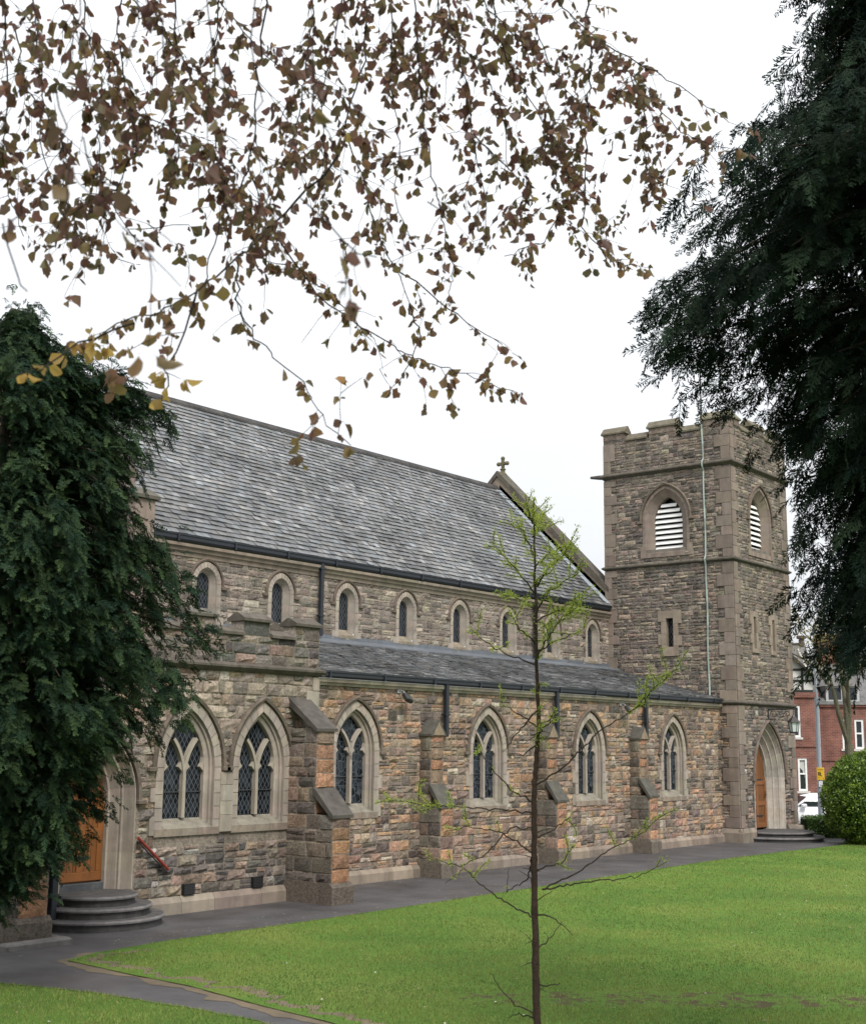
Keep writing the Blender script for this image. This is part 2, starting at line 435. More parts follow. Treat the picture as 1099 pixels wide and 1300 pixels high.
def arch_hw(hw, c, z0, zs):
    """half width of an arched hole at height z"""
    r = hw + c
    def f(z):
        if z < z0 - 1e-6: return 0.0
        if z <= zs: return hw
        d = r * r - (z - zs) ** 2
        if d <= 0: return 0.0
        return max(0.0, math.sqrt(d) - c)
    return f
def arch_top(hw, c, zs): return zs + math.sqrt(max(0.0, (hw + c) ** 2 - c * c))
class Hole:
    def __init__(s, xc, hw, z0, zs, c=0.0, rect=False, ztop=None, g=None):
        s.g = g; s.xc, s.hw, s.z0, s.zs, s.c = xc, hw, z0, zs, c
        s.f = arch_hw(hw, c, z0, zs); s.top = arch_top(hw, c, zs)
        if rect:
            s.top = ztop; s.f = lambda z: hw if z0 - 1e-6 <= z <= ztop + 1e-6 else 0.0
def free_spans(x0, x1, za, zb, holes, grow):
    cuts = []
    for h in holes:
        if zb <= h.z0 + 0.01 or za >= h.top - 0.005: continue
        a = h.f(max(za, h.z0)); b = h.f(min(zb, h.top - 1e-4))
        gr = grow if grow == 0.0 or h.g is None else h.g
        cuts.append((h.xc - a - gr, h.xc - b - gr, h.xc + a + gr, h.xc + b + gr))
    cuts.sort()
    out = []; lb = lt = x0
    for c in cuts:
        if max(c[0], c[1]) > min(lb, lt) + 0.01: out.append((lb, lt, c[0], c[1]))
        lb, lt = max(lb, c[2]), max(lt, c[3])
    if x1 > min(lb, lt) + 0.01: out.append((lb, lt, x1, x1))
    return out
def backing(mb, x0, x1, z0, z1, holes, col, y=0.0):
    zs = {z0, z1}
    for h in holes:
        zs.update((h.z0, min(h.zs, h.top)))
        k = 14
        for i in range(1, k + 1): zs.add(min(h.zs, h.top) + (h.top - min(h.zs, h.top)) * i / k)
    zs = sorted(z for z in zs if z0 <= z <= z1)
    for za, zb in zip(zs, zs[1:]):
        if zb - za < 1e-5: continue
        for lb, lt, rb, rt in free_spans(x0, x1, za, zb, holes, 0.0):
            mb.add([(lb, y, za), (rb, y, za), (rt, y, zb), (lt, y, zb)], [(0, 1, 2, 3)], col)
def stone(mb, lb, lt, rb, rt, za, zb, col, prot, joint=0.007, flat=False):
    lb += joint; lt += joint; rb -= joint; rt -= joint; za += joint; zb -= joint
    wd = min(rb - lb, rt - lt); ht = zb - za
    if wd < 0.02 or ht < 0.02: return
    e = min(0.022, wd * 0.2); f = min(0.02, ht * 0.2)
    big = wd > 0.16 and ht > 0.09
    us = (0, e / wd, 0.37, 0.66, 1 - e / wd, 1) if big else (0, e / wd, 1 - e / wd, 1)
    vs_ = (0, f / ht, 0.5, 1 - f / ht, 1) if big else (0, f / ht, 1 - f / ht, 1)
    nu, nv = len(us), len(vs_); vs = []; sx, sz = rng.uniform(-.5, .5), rng.uniform(-.5, .5)
    for j, v in enumerate(vs_):
        for i, u in enumerate(us):
            xb = lb + (rb - lb) * u; xt = lt + (rt - lt) * u
            x = xb + (xt - xb) * v; z = za + ht * v
            inner = 0 < i < nu - 1 and 0 < j < nv - 1
            edge_ = i in (1, nu - 2) or j in (1, nv - 2)
            y = -prot * (1.0 if flat else (rng.uniform(0.15, 0.9) if edge_ else rng.uniform(0.7, 1.6)) + sx * (u - .5) + sz * (v - .5)) if inner else 0.001
            if not flat and not inner:
                x += rng.uniform(-.006, .006); z += rng.uniform(-.006, .006)
            if not flat and inner:
                k = 1.0 if not edge_ else 0.35
                x += rng.uniform(-1, 1) * e * k; z += rng.uniform(-1, 1) * f * k
            vs.append((x, y, z))
    fs = [(j * nu + i, j * nu + i + 1, j * nu + nu + i + 1, j * nu + nu + i) for j in range(nv - 1) for i in range(nu - 1)]
    mb.add(vs, fs, col)
def rubble(mb, x0, x1, z0, z1, holes, palette, hmin=0.13, hmax=0.27, wmin=0.16, wmax=0.52, prot=0.03, grow=0.03, seed=0.0, split=0.3, back=(0.27, 0.23, 0.185), inset=(0.0, 0.0)):
    backing(mb, x0, x1, z0, z1, holes, back)
    za = z0
    while za < z1 - 0.01:
        zb = za + rng.uniform(hmin, hmax)
        if z1 - zb < hmin * 0.8: zb = z1
        if zb - za > hmax * 1.35: zb = (za + z1) / 2
        for lb, lt, rb, rt in free_spans(x0 + inset[0], x1 - inset[1], za, zb, holes, grow or 0.001):
            cb, ct = lb, lt
            while True:
                wd = rng.uniform(wmin, wmax) * (0.8 + 0.6 * (zb - za) / hmax) * (0.75 if rng.random() < 0.3 else 1)
                nb = max(cb, ct) + wd; nt_ = nb
                last = nb > min(rb, rt) - wmin * 0.8
                if last: nb, nt_ = rb, rt
                mx = (cb + nb) / 2
                p = pick(palette, mx, (za + zb) / 2, seed)
                if rng.random() < split and zb - za > 0.14:
                    zm = za + (zb - za) * rng.choice((0.38, 0.5, 0.6))
                    k = (zm - za) / (zb - za)
                    lm, rm = cb + (ct - cb) * k, nb + (nt_ - nb) * k
                    stone(mb, cb, lm, nb, rm, za, zm, p, prot * rng.uniform(0.4, 1.1))
                    stone(mb, lm, ct, rm, nt_, zm, zb, pick(palette, mx, zb, seed), prot * rng.uniform(0.4, 1.1))
                else:
                    stone(mb, cb, ct, nb, nt_, za, zb, p, prot * rng.uniform(0.45, 1.2))
                if last: break
                cb, ct = nb, nt_
        za = zb
def dressed(base, var=0.12):
    k = rng.uniform(1 - var, 1 + var) * KS
    return tuple(c * k * rng.uniform(0.97, 1.03) for c in base)
D_PALE = srgb(164, 153, 141); D_PINK = srgb(140, 128, 115); D_TOWER = srgb(134, 121, 111); D_COPE = srgb(92, 86, 78); D_HOOD = srgb(112, 100, 90); D_SILL = srgb(130, 122, 112)
def quoins(mb, xc, side, z0, z1, base, short=0.28, long=0.5, y=-0.044):
    """side=+1: blocks run to +x from xc, -1: to -x"""
    z = z0; k = rng.random() < 0.5
    while z < z1 - 0.05:
        h = rng.uniform(0.28, 0.46); zb = min(z1, z + h)
        if z1 - zb < 0.2: zb = z1
        L = (long if k else short) * rng.uniform(0.9, 1.12); k = not k
        a, b = (xc, xc + L) if side > 0 else (xc - L, xc)
        mb.box(a + 0.001, b, y, 0.002, z + 0.004, zb - 0.004, dressed(base, 0.2), 1, 0.008)
        z = zb
def arch_path(hw, c, z0, zs, n=11, nj=1):
    """left foot -> apex -> right foot, as (x, z)"""
    r = hw + c; th = math.acos(max(-1, min(1, c / r)))
    L = [(-hw, z0 + (zs - z0) * i / nj) for i in range(nj)]
    A = [(-(r * math.cos(th * i / n) - c), zs + r * math.sin(th * i / n)) for i in range(n + 1)]
    A[-1] = (0.0, A[-1][1])
    left = L + A
    return left + [(-x, z) for x, z in left[-2::-1]]
def strip(mb, A, ya, B, yb, cols, gap=0.0, mi=0):
    for i in range(len(A) - 1):
        a0, a1, b0, b1 = A[i], A[i + 1], B[i], B[i + 1]
        g = gap
        def lerp(p, q, t): return (p[0] + (q[0] - p[0]) * t, p[1] + (q[1] - p[1]) * t)
        la = math.dist(a0, a1) or 1; t = min(0.2, g / la)
        if g: a0, a1, b0, b1 = lerp(a0, a1, t), lerp(a1, a0, t), lerp(b0, b1, t), lerp(b1, b0, t)
        col = cols[i] if isinstance(cols, list) else cols
        mb.add([(a0[0], ya, a0[1]), (a1[0], ya, a1[1]), (b1[0], yb, b1[1]), (b0[0], yb, b0[1])], [(0, 1, 2, 3)], col, mi)
def arch_surround(mb, rings, c, z0, zs, base, n=7, nj=4, var=0.1):
    """rings: list of (half width, depth y); joints between the blocks of the outer ring"""
    paths = [arch_path(hw, c, z0, zs, n, nj) for hw, y in rings]
    m_ = len(paths[0]) - 1
    bl = [dressed(base, var) for _ in range(m_)]
    for i in range(len(rings) - 1):
        strip(mb, paths[i], rings[i][1], paths[i + 1], rings[i + 1][1], [tuple(x * (1 if i < 2 else 0.97) for x in b) for b in bl], 0.005 if i < 2 else 0.0)
def hood(mb, hw, c, z0, zs, base, t=0.075, y0=-0.005, y1=-0.1, n=10, stops=True):
    P = [arch_path(h, c, z0, zs, n, 1) for h in (hw, hw, hw - t * 0.35, hw - t, hw - t)]
    ys = [y0, y1 * 0.55, y1, y1 * 0.8, y0]
    col = dressed(base, 0.08)
    for i in range(4): strip(mb, P[i], ys[i], P[i + 1], ys[i + 1], col)
    if stops:
        for sgn in (-1, 1):
            x = sgn * (hw - t / 2)
            a, b = sorted((x - sgn * 0.05, x + sgn * 0.13))
            mb.box(a, b, y1, y0, z0 - 0.07, z0 + 0.01, col, 0, 0.012)
def bar2d(mb, pts, w_, y0, y1, col):
    """a bar of square section following an x-z polyline"""
    n = len(pts); L = []; R = []
    for i in range(n):
        a = Vector(pts[max(i - 1, 0)]); b = Vector(pts[min(i + 1, n - 1)])
        d = (b - a).normalized(); nn = Vector((-d.y, d.x)) * w_ / 2
        p = Vector(pts[i]); L.append(p + nn); R.append(p - nn)
    for i in range(n - 1):
        q = [(L[i].x, y0, L[i].y), (R[i].x, y0, R[i].y), (R[i + 1].x, y0, R[i + 1].y), (L[i + 1].x, y0, L[i + 1].y)]
        q2 = [(p[0], y1, p[2]) for p in q]
        mb.add(q + q2, [(0, 1, 2, 3), (0, 3, 7, 4), (1, 5, 6, 2)], col)
def fan(mb, path, y, col, mi=0):
    n = len(path)
    mb.add([(x, y, z) for x, z in path], [tuple(range(n))], col, mi)

def two_light_window(parent, c, zs, hood_hw, z_bot, z_glass, glass, pale, hood_z=None, nm='traceried_window'):
    """origin on the wall face at the window axis, ground level"""
    hf = hood_hw - 0.10                                       # outer edge of the pale ring
    ho = hf - 0.165; hg = ho - 0.135; dep = 0.17
    mb = MB()
    arch_surround(mb, [(hf, 0.004), (hf, -0.034), (ho, -0.034), (ho - 0.004, 0.035), (ho - 0.05, 0.04), (ho - 0.055, 0.085), (hg + 0.02, 0.10), (hg, 0.115), (hg, dep + 0.06)], c, z_bot, zs, pale, 7, 5)
    for sgn in (-1, 1):                                       # bonding blocks beside the jambs
        z = z_bot; k = True
        while z < zs - 0.2:
            h = rng.uniform(0.24, 0.34)
            if k:
                a, b = sorted((sgn * (hf - 0.002), sgn * (hf + rng.uniform(0.07, 0.13))))
                mb.box(a, b, -0.033, 0.003, z, z + h - 0.006, dressed(pale))
            z += h; k = not k
    win = mb.build(nm, M_DRESS, parent)
    s = MB()                                                  # sloping sill and the blocks below it
    s.add([(-ho, -0.035, z_bot + 0.1), (ho, -0.035, z_bot + 0.1), (hg + 0.02, dep + 0.05, z_glass), (-hg - 0.02, dep + 0.05, z_glass)], [(0, 1, 2, 3)], dressed(D_SILL))
    for i in range(3):
        a = -hf + 2 * hf * i / 3
        s.box(a + 0.003, a + 2 * hf / 3 - 0.003, -0.037, 0.0, z_bot - 0.03, z_bot + 0.1, dressed(D_PINK))
    s.build('sill', M_COPING, win)
    h = MB(); hood(h, hood_hw, c, hood_z or zs - 0.02, zs, D_HOOD)
    h.build('hood_mould', M_COPING, win)
    t = MB(); col = dressed(pale, 0.04)
    y0, y1 = dep - 0.07, dep + 0.05
    r = hg + c
    bar2d(t, [(0, z_glass), (0, zs - 0.12)], 0.072, y0, y1, col)
    for sgn in (-1, 1):                                       # the two curved branches of the Y
        pts = []
        for i in range(13):
            a = i / 12 * 1.1
            x = sgn * (r - r * math.cos(a)); z = zs - 0.2 + r * math.sin(a)
            f = arch_hw(hg, c, z_glass, zs)(z)
            if abs(x) > f and i > 2: break
            pts.append((x, z))
        bar2d(t, pts, 0.06, y0, y1, col)
        ca = MB; 
        for xb, dirn in ((sgn * (hg - 0.01), -sgn), (sgn * 0.05, sgn)):   # cusps
            zc = zs + 0.06
            t.add([(xb, y0 + .02, zc - 0.13), (xb + dirn * 0.085, y0 + .02, zc - 0.05), (xb + dirn * 0.03, y0 + .02, zc + 0.02), (xb + dirn * 0.0, y0 + .02, zc + 0.16),
                   (xb, y1, zc - 0.13), (xb + dirn * 0.085, y1, zc - 0.05), (xb + dirn * 0.03, y1, zc + 0.02), (xb, y1, zc + 0.16)],
                  [(0, 1, 2, 3), (0, 4, 5, 1), (1, 5, 6, 2), (2, 6, 7, 3)], col)
    for sgn in (-1, 1):
        t.box(*sorted((sgn * 0.05, sgn * hg)), dep + 0.0, dep + 0.02, z_glass + (zs - z_glass) * 0.5, z_glass + (zs - z_glass) * 0.5 + 0.018, (0.05, 0.055, 0.06))
    t.build('tracery', M_DRESS, win)
    g = MB(); fan(g, arch_path(hg + 0.01, c, z_glass - 0.02, zs, 10), dep + 0.03, (0.02,) * 3)
    g.build('pane', glass, win)
    return win

# ------------------------------------------------------------------ the church
church = thing('stone_church', 'long rubble stone church with slate roofs, traceried windows and a square battlemented tower', 'church')
YA, YP, YN, TW, TS = 0.64, -0.40, 4.80, 4.90, 4.47
def put(o, x, y, rot=0.0): o.location = (x, y, 0); o.rotation_euler = (0, 0, rot); return o
# --- aisle
AW = [-17.98, -12.98, -8.13, -3.27]
hA = dict(c=0.35, zs=2.86, hood_hw=0.90, z_bot=1.42, z_glass=1.72)
mb = MB(Matrix.Translation((0, YA, 0)))
holesA = [Hole(x, 0.62, 1.45, 2.86, 0.35, g=0.14) for x in AW]
rubble(mb, -20.3, 0.0, 0.27, 4.27, holesA, PAL_AISLE, 0.12, 0.25, 0.13, 0.4, 0.034, 0.1, 3.0, 0.34)
for z0, z1, d in ((-0.05, 0.2, 0.1),):
    x = -20.3
    while x < 0:
        L = rng.uniform(0.6, 1.2); xe = min(0, x + L)
        mb.extrude_x([(0.0, -0.05), (-0.1, -0.05), (-0.1, 0.19), (-0.03, 0.28), (0.0, 0.28)], x + 0.004, xe - 0.004, dressed(D_PINK, 0.24), 1); x = xe
mb.build('aisle_wall', [M_RUBBLE, M_DRESS], church)
w0 = two_light_window(church, glass=M_GLASSS, pale=D_PALE, **hA)
put(w0, AW[0], YA)
for x in AW[1:]: copy_part(w0, church, (x, YA, 0))
# cornice and gutter of the aisle
mb = MB(); x = -20.3
while x < 0:
    xe = min(0, x + rng.uniform(0.9, 1.5))
    mb.extrude_x([(YA + .05, 4.26), (YA - 0.05, 4.26), (YA - 0.07, 4.32), (YA - 0.12, 4.33), (YA - 0.14, 4.41), (YA + .05, 4.41)], x + 0.002, xe - 0.002, dressed(D_PALE, 0.1)); x = xe
mb.build('aisle_cornice', M_DRESS, church)
BLK = (0.018, 0.021, 0.028)
def gutter(x0, x1, y, z0, z1):
    g = MB(); d = z1 - z0
    g.extrude_x([(y + 0.02, z0), (y - 0.10, z0), (y - 0.135, z0 + d * 0.25), (y - 0.135, z0 + d * .7), (y - 0.155, z0 + d * .75), (y - 0.155, z1), (y - 0.125, z1), (y - 0.125, z0 + .04), (y + 0.02, z0 + 0.04)], x0, x1, BLK)
    x = x0 + 1.2
    while x < x1:
        g.box(x, x + 0.05, y - 0.165, y - 0.1, z0 - 0.01, z1 + 0.004, BLK); x += 1.83
    return g
gutter(-20.28, -0.25, YA - 0.07, 4.42, 4.57).build('aisle_gutter', M_IRON, church)
# --- slates
def slates(mb, x0, x1, p0, p1, w_=0.24, h=0.2, seed=0.0):
    """courses from the eave (y, z) p0 up to p1"""
    (ya, za), (yb, zb) = p0, p1
    S = math.hypot(yb - ya, zb - za); vy, vz = (yb - ya) / S, (zb - za) / S; ny, nz = -vz, vy
    rows = int(S / h); h = S / rows
    mb.add([(x0, ya, za), (x1, ya, za), (x1, yb, zb), (x0, yb, zb)], [(0, 1, 2, 3)], (0.05, 0.05, 0.055))
    for r in range(rows):
        s0, s1 = r * h - 0.01, min(S, (r + 1) * h + 0.03)
        x = x0 - (w_ / 2 if r % 2 else 0)
        while x < x1 - 0.01:
            a, b = max(x0, x) + 0.004, min(x1, x + w_) - 0.004
            if b - a > 0.03:
                lift = rng.uniform(0.02, 0.042); tw = rng.uniform(-0.004, 0.004); dd = rng.uniform(-.006, .006)
                n = mnoise.noise((x * 0.5 + seed, r * 0.16, 1.7 + seed)) + 0.8 * mnoise.noise((x * 1.9 + r * 0.6, r * 0.33, 9.1 + seed))
                v = 0.115 + 0.055 * n + rng.uniform(-0.022, 0.022)
                q = rng.random()
                if q < 0.10: v += rng.uniform(0.03, 0.10)
                elif q < 0.25: v -= 0.04
                v = max(0.04, v)
                wv_ = rng.uniform(-.05, .05); col = (v * (1.0 + wv_), v, v * (1.015 - wv_))
                P = []
                for xx, ss, l in ((a, s0 + dd, lift + tw + .006), (b, s0 + dd, lift - tw + .006), (b, s1, 0.004), (a, s1, 0.004), (a, s0 + dd, 0.0), (b, s0 + dd, 0.0)):
                    P.append((xx, ya + vy * ss + ny * l, za + vz * ss + nz * l))
                mb.add(P, [(0, 1, 2, 3), (4, 5, 1, 0)], col)
            x += w_
mb = MB(); slates(mb, -20.25, -0.02, (YA - 0.18, 4.56), (YN - 0.02, 5.70), 0.26, 0.19, 5.0)
mb.build('aisle_roof', M_SLATE, church)
mb = MB(); x = -20.25
while x < -0.05:                                             # lead apron where the aisle roof meets the clerestory
    xe = min(-0.03, x + 1.6)
    k = rng.uniform(0.85, 1.15)
    mb.extrude_x([(YN - 0.5, 5.595), (YN - 0.5, 5.625), (YN - 0.03, 5.755), (YN - 0.03, 5.86), (YN + 0.0, 5.86), (YN, 5.7)], x + 0.002, xe - 0.002, (0.12 * k, 0.132 * k, 0.15 * k)); x = xe
mb.build('lead_apron', M_LEAD, church)
# --- clerestory
CW = [-1.12 - 2.525 * i for i in range(8)]
mb = MB(Matrix.Translation((0, YN, 0)))
rubble(mb, -21.2, 0.0, 5.55, 7.40, [Hole(x, 0.34, 5.9, 6.80, 0.0, g=0.095) for x in CW], PAL_CLER, 0.10, 0.2, 0.13, 0.4, 0.026, 0.06, 8.0, 0.35)
mb.build('clerestory_wall', M_RUBBLE, church)
mb = MB()
hs_, cc, zs, zb = 0.47, 0.06, 6.80, 5.83
arch_surround(mb, [(0.46, 0.004), (0.46, -0.032), (0.33, -0.032), (0.31, 0.01), (0.215, 0.13), (0.215, 0.2)], cc, zb + 0.12, zs, D_PALE, 6, 3)
for sgn in (-1, 1):
    mb.box(*sorted((sgn * 0.33, sgn * 0.58)), -0.034, 0.003, zb, zb + 0.16, dressed(D_PALE))
cw = mb.build('lancet_window', M_DRESS, church)
s = MB(); s.add([(-0.33, -0.036, zb + 0.06), (0.33, -0.036, zb + 0.06), (0.22, 0.17, 6.06), (-0.22, 0.17, 6.06), (-0.33, -0.036, zb - .02), (0.33, -0.036, zb - .02)], [(0, 1, 2, 3), (4, 5, 1, 0)], dressed(D_PINK))
s.build('sill', M_COPING, cw)
h = MB(); hood(h, 0.55, cc, 6.74, zs, D_HOOD, 0.06, -0.004, -0.07, 9); h.build('hood_mould', M_COPING, cw)
g = MB(); fan(g, arch_path(0.225, cc, 6.0, zs, 8), 0.16, (0.02,) * 3); g.build('pane', M_GLASSD, cw)
put(cw, CW[0], YN)
for x in CW[1:]: copy_part(cw, church, (x, YN, 0))
mb = MB(); x = -21.2
while x < 0:
    xe = min(0, x + rng.uniform(0.9, 1.6))
    mb.extrude_x([(YN + .1, 7.37), (YN - 0.04, 7.37), (YN - 0.05, 7.46), (YN - 0.1, 7.49), (YN - 0.1, 7.55), (YN - 0.17, 7.59), (YN - 0.17, 7.66), (YN + .1, 7.66)], x + 0.002, xe - 0.002, dressed(D_PINK, 0.1)); x = xe
mb.build('nave_cornice', M_DRESS, church)
gutter(-21.1, -0.1, YN - 0.05, 7.70, 7.88).build('nave_gutter', M_IRON, church)
# --- nave roof, ridge, gables
RY, RZ = 9.6, 12.70
mb = MB(); slates(mb, -21.1, -0.05, (YN - 0.18, 7.86), (RY, RZ), 0.25, 0.2, 0.0)
mb.add([(-21.1, RY, RZ), (-0.05, RY, RZ), (-0.05, 2 * RY - YN + .18, 7.86), (-21.1, 2 * RY - YN + .18, 7.86)], [(0, 1, 2, 3)], (0.14, 0.14, 0.15))
mb.build('nave_roof', M_SLATE, church)
mb = MB(); x = -21.1
while x < -0.1:
    xe = min(-0.05, x + 0.46)
    mb.extrude_x([(RY - 0.17, RZ - 0.13), (RY - 0.16, RZ - 0.07), (RY - 0.03, RZ + 0.07), (RY + 0.03, RZ + 0.07), (RY + 0.16, RZ - 0.07), (RY + 0.17, RZ - 0.13)], x, xe - 0.006, tuple(c * (0.8 + 0.4 * ((x * 7.31) % 1)) for c in (0.06, 0.056, 0.054))); x = xe
mb.build('ridge_tiles', M_COPING, church)
def gable(x0, x1, up, name):
    mb = MB()
    ylo, zlo = YN - 0.05, 7.9
    d = up
    n = 9                                                     # coping stones from kneeler to apex, both slopes
    for sgn in (1, -1):
        for i in range(n):
            t0, t1 = i / n, (i + 1) / n
            ya, za = RY - sgn * (RY - ylo) * (1 - t0), zlo + (RZ - zlo) * t0
            yb, zb_ = RY - sgn * (RY - ylo) * (1 - t1), zlo + (RZ - zlo) * t1
            col = dressed(D_COPE, 0.14); hh = 0.16
            za += d; zb_ += d
            P = [(ya, za - hh), (yb, zb_ - hh), (yb, zb_ + 0.05), (ya, za + 0.05)]
            vs = [(xx, y, z) for xx in (x0 - 0.05, x1 + 0.05) for y, z in P]
            mb.add(vs, [(0, 1, 2, 3), (7, 6, 5, 4), (3, 2, 6, 7), (0, 4, 5, 1), (0, 3, 7, 4), (1, 5, 6, 2)], col)
    for sgn in (1, -1):                                        # wall carrying the coping
        P = [(RY - sgn * (RY - ylo), zlo - 0.7), (RY, zlo - 0.7), (RY, RZ + d - 0.14), (RY - sgn * (RY - ylo), zlo + d - 0.14)]
        vs = [(xx, y, z) for xx in (x0, x1) for y, z in P]
        mb.add(vs, [(0, 1, 2, 3), (7, 6, 5, 4), (3, 2, 6, 7), (0, 4, 5, 1), (0, 3, 7, 4)], dressed(D_TOWER))
    return mb.build(name, M_COPING, church)
gable(0.0, 0.5, 0.62, 'gable_coping')
gable(-21.45, -21.1, 1.25, 'gable_coping')
mb = MB(); vy, vz = (RY - YN) / math.hypot(RY - YN, RZ - 7.86), (RZ - 7.86) / math.hypot(RY - YN, RZ - 7.86)
mb.add([(-0.36, YN - 0.1 - .03, 7.94 + .03), (-0.36, RY - 0.1, RZ - .06), (0.0, RY - 0.1, RZ - .06), (0, YN - 0.13, 7.97), (0.0, RY - 0.1, RZ + .1), (0, YN - 0.13, 8.13)], [(0, 1, 2, 3), (3, 2, 4, 5)], (0.30, 0.33, 0.36))
mb.build('lead_flashing', M_LEAD, church)
# cross on the far gable
cr = MB(Matrix.Translation((0.36, RY, RZ + 0.60)) @ Matrix.Scale(0.74, 4)); zc = 0.0; cx = 0.0; ccol = dressed(srgb(112, 104, 84))
cr.lathe([(0.0, zc - .1), (0.2, zc - .1), (0.2, zc), (0.14, zc + 0.06), (0.11, zc + 0.2), (0.16, zc + 0.22), (0.16, zc + 0.27), (0.08, zc + 0.3)], 10, col=ccol, cx=cx, cy=0)
cr.box(cx - 0.08, cx + 0.08, -0.07, 0.07, zc + 0.26, zc + 0.86, ccol, 0, 0.02)
cr.box(cx - 0.075, cx + 0.075, -0.3, 0.3, zc + 0.47, zc + 0.63, ccol, 0, 0.02)
for dy, dz in ((-0.27, 0.55), (0.27, 0.55), (0, 0.83)):
    cr.lathe([(0.0, zc + dz - 0.12), (0.085, zc + dz - 0.085), (0.12, zc + dz), (0.085, zc + dz + 0.085), (0.0, zc + dz + 0.12)], 10, col=ccol, cx=cx, cy=dy)
cr.build('gable_cross', M_COPING, church, smooth=False)
# square kneeler pier at the near gable
kp = MB(); kc = dressed(srgb(140, 126, 116))
kp.box(-21.58, -21.02, 4.1, 4.75, 5.6, 8.42, kc, 0, 0.02)
kp.extrude_x([(4.03, 8.42), (4.83, 8.42), (4.83, 8.5), (4.42, 8.72), (4.03, 8.5)], -21.66, -20.94, dressed(D_COPE))
kp.build('kneeler_pier', M_DRESS, church)
# lower eastern arm beyond the near gable, seen only through the conifer
mb = MB(Matrix.Translation((0, 5.4, 0))); rubble(mb, -33.0, -21.2, 0, 6.4, [], PAL_CLER, 0.16, 0.3, 0.25, 0.6, 0.03, 0, 2.0, 0.2)
mb.build('chancel_wall', M_RUBBLE, church)
mb = MB(); slates(mb, -33.0, -21.45, (5.2, 6.4), (9.6, 10.6), 0.3, 0.25, 2.0); mb.build('chancel_roof', M_SLATE, church)
# --- porch block with battlements
PW = [-23.69, -21.86]
DX = -25.65                                                   # door axis
mb = MB(Matrix.Translation((0, YP, 0)))
hp = [Hole(x, 0.6, 1.40, 2.56, 0.6, g=0.14) for x in PW]
dh = Hole(DX, 0.76, -0.1, 2.05, 0.5)
rubble(mb, -28.0, -20.3, 0.3, 1.42, hp + [dh], PAL_LOW, 0.13, 0.24, 0.14, 0.4, 0.038, 0.06, 1.0, 0.34, inset=(0, 0.17))
rubble(mb, -28.0, -20.3, 1.42, 4.36, hp + [dh], PAL_PORCH, 0.12, 0.25, 0.14, 0.42, 0.034, 0.1, 6.0, 0.34, inset=(0, 0.17))
rubble(mb, -28.0, -20.3, 4.51, 5.06, [], PAL_LOW, 0.16, 0.28, 0.2, 0.5, 0.035, 0.0, 4.0, 0.2)
quoins(mb, -20.3, -1, 0.3, 4.34, D_PALE, 0.2, 0.34)
for x0, x1 in ((-28.0, DX - .78), (DX + .78, -20.3)):
    x = x0
    while x < x1:
        xe = min(x1, x + rng.uniform(0.6, 1.2))
        if x1 - xe < .3: xe = x1
        mb.extrude_x([(0.0, -0.05), (-0.1, -0.05), (-0.1, 0.2), (-0.03, 0.3), (0.0, 0.3)], x + 0.004, xe - 0.004, dressed(D_PINK, 0.24), 1); x = xe
mb.T = None                                                   # return walls of the block
mb.T = Matrix.Translation((-20.3, YP, 0)) @ Matrix.Rotation(PI / 2, 4, 'Z')
rubble(mb, 0.0, 5.2, 0.3, 4.36, [], PAL_PORCH, 0.16, 0.28, 0.2, 0.5, 0.03)
mb.T = Matrix.Translation((-28.0, YP, 0)) @ Matrix.Rotation(-PI / 2, 4, 'Z')
rubble(mb, -5.8, 0.0, 0.0, 4.36, [], PAL_PORCH, 0.16, 0.28, 0.2, 0.5, 0.03)
mb.T = None
mb.box(-28, -20.3, YP + 0.03, YP + 0.35, 4.505, 5.05, (0.12, 0.11, 0.1))
mb.box(-20.65, -20.3, YP + 0.35, YN, 4.505, 5.05, (0.12, 0.11, 0.1))
mb.box(-28, -20.66, YP + 0.36, 5.39, 4.3, 4.5, (0.08, 0.08, 0.085))
mb.build('porch_wall', [M_RUBBLE, M_DRESS], church)
sc_ = MB(); x = -28.05
while x < -20.2:
    xe = min(-20.2, x + rng.uniform(0.8, 1.4))
    sc_.extrude_x([(YP + 0.02, 4.36), (YP - 0.06, 4.36), (YP - 0.13, 4.43), (YP - 0.13, 4.47), (YP - 0.03, 4.53), (YP + 0.02, 4.53)], x + 0.002, xe - 0.002, dressed(D_COPE, 0.12)); x = xe
sc_.box(-20.31, -20.2, YP - 0.1, YA, 4.36, 4.52, dressed(D_COPE))
sc_.build('porch_string_course', M_COPING, church)
def coping(mb, x0, x1, ya, yb, z, col, hgt=0.17, over=0.07):
    mb.extrude_x([(ya - over, z), (yb + over, z), (yb + over, z + 0.055), ((ya + yb) / 2 + 0.03, z + hgt), ((ya + yb) / 2 - 0.03, z + hgt), (ya - over, z + 0.055)], x0, x1, col)
x = -20.27
while x > -27.9:
    m0, m1 = x - 0.78, x
    pc = MB(Matrix.Translation((0, YP, 0))); rubble(pc, m0 + 0.04, m1 - 0.03, 5.06, 5.345, [], PAL_LOW if rng.random() < .5 else PAL_PORCH, 0.26, 0.3, 0.2, 0.5, 0.03, 0, rng.random() * 9, 0.1)
    pc.T = None; pc.box(m0 + 0.04, m1 - 0.03, YP + 0.004, YP + 0.35, 5.05, 5.345, dressed(D_PALE, 0.2)); po = pc.build('merlon', M_RUBBLE, church)
    bt = MB(); coping(bt, m0, m1, YP, YP + 0.35, 5.345, dressed(D_COPE, 0.15)); bt.build('coping', M_COPING, po)
    bt = MB(); coping(bt, m0 - 0.66, m0 + 0.03, YP, YP + 0.35, 5.055, dressed(D_COPE, 0.15)); bt.build('parapet_coping', M_COPING, church)
    x -= 1.43
yb = YP + 0.38
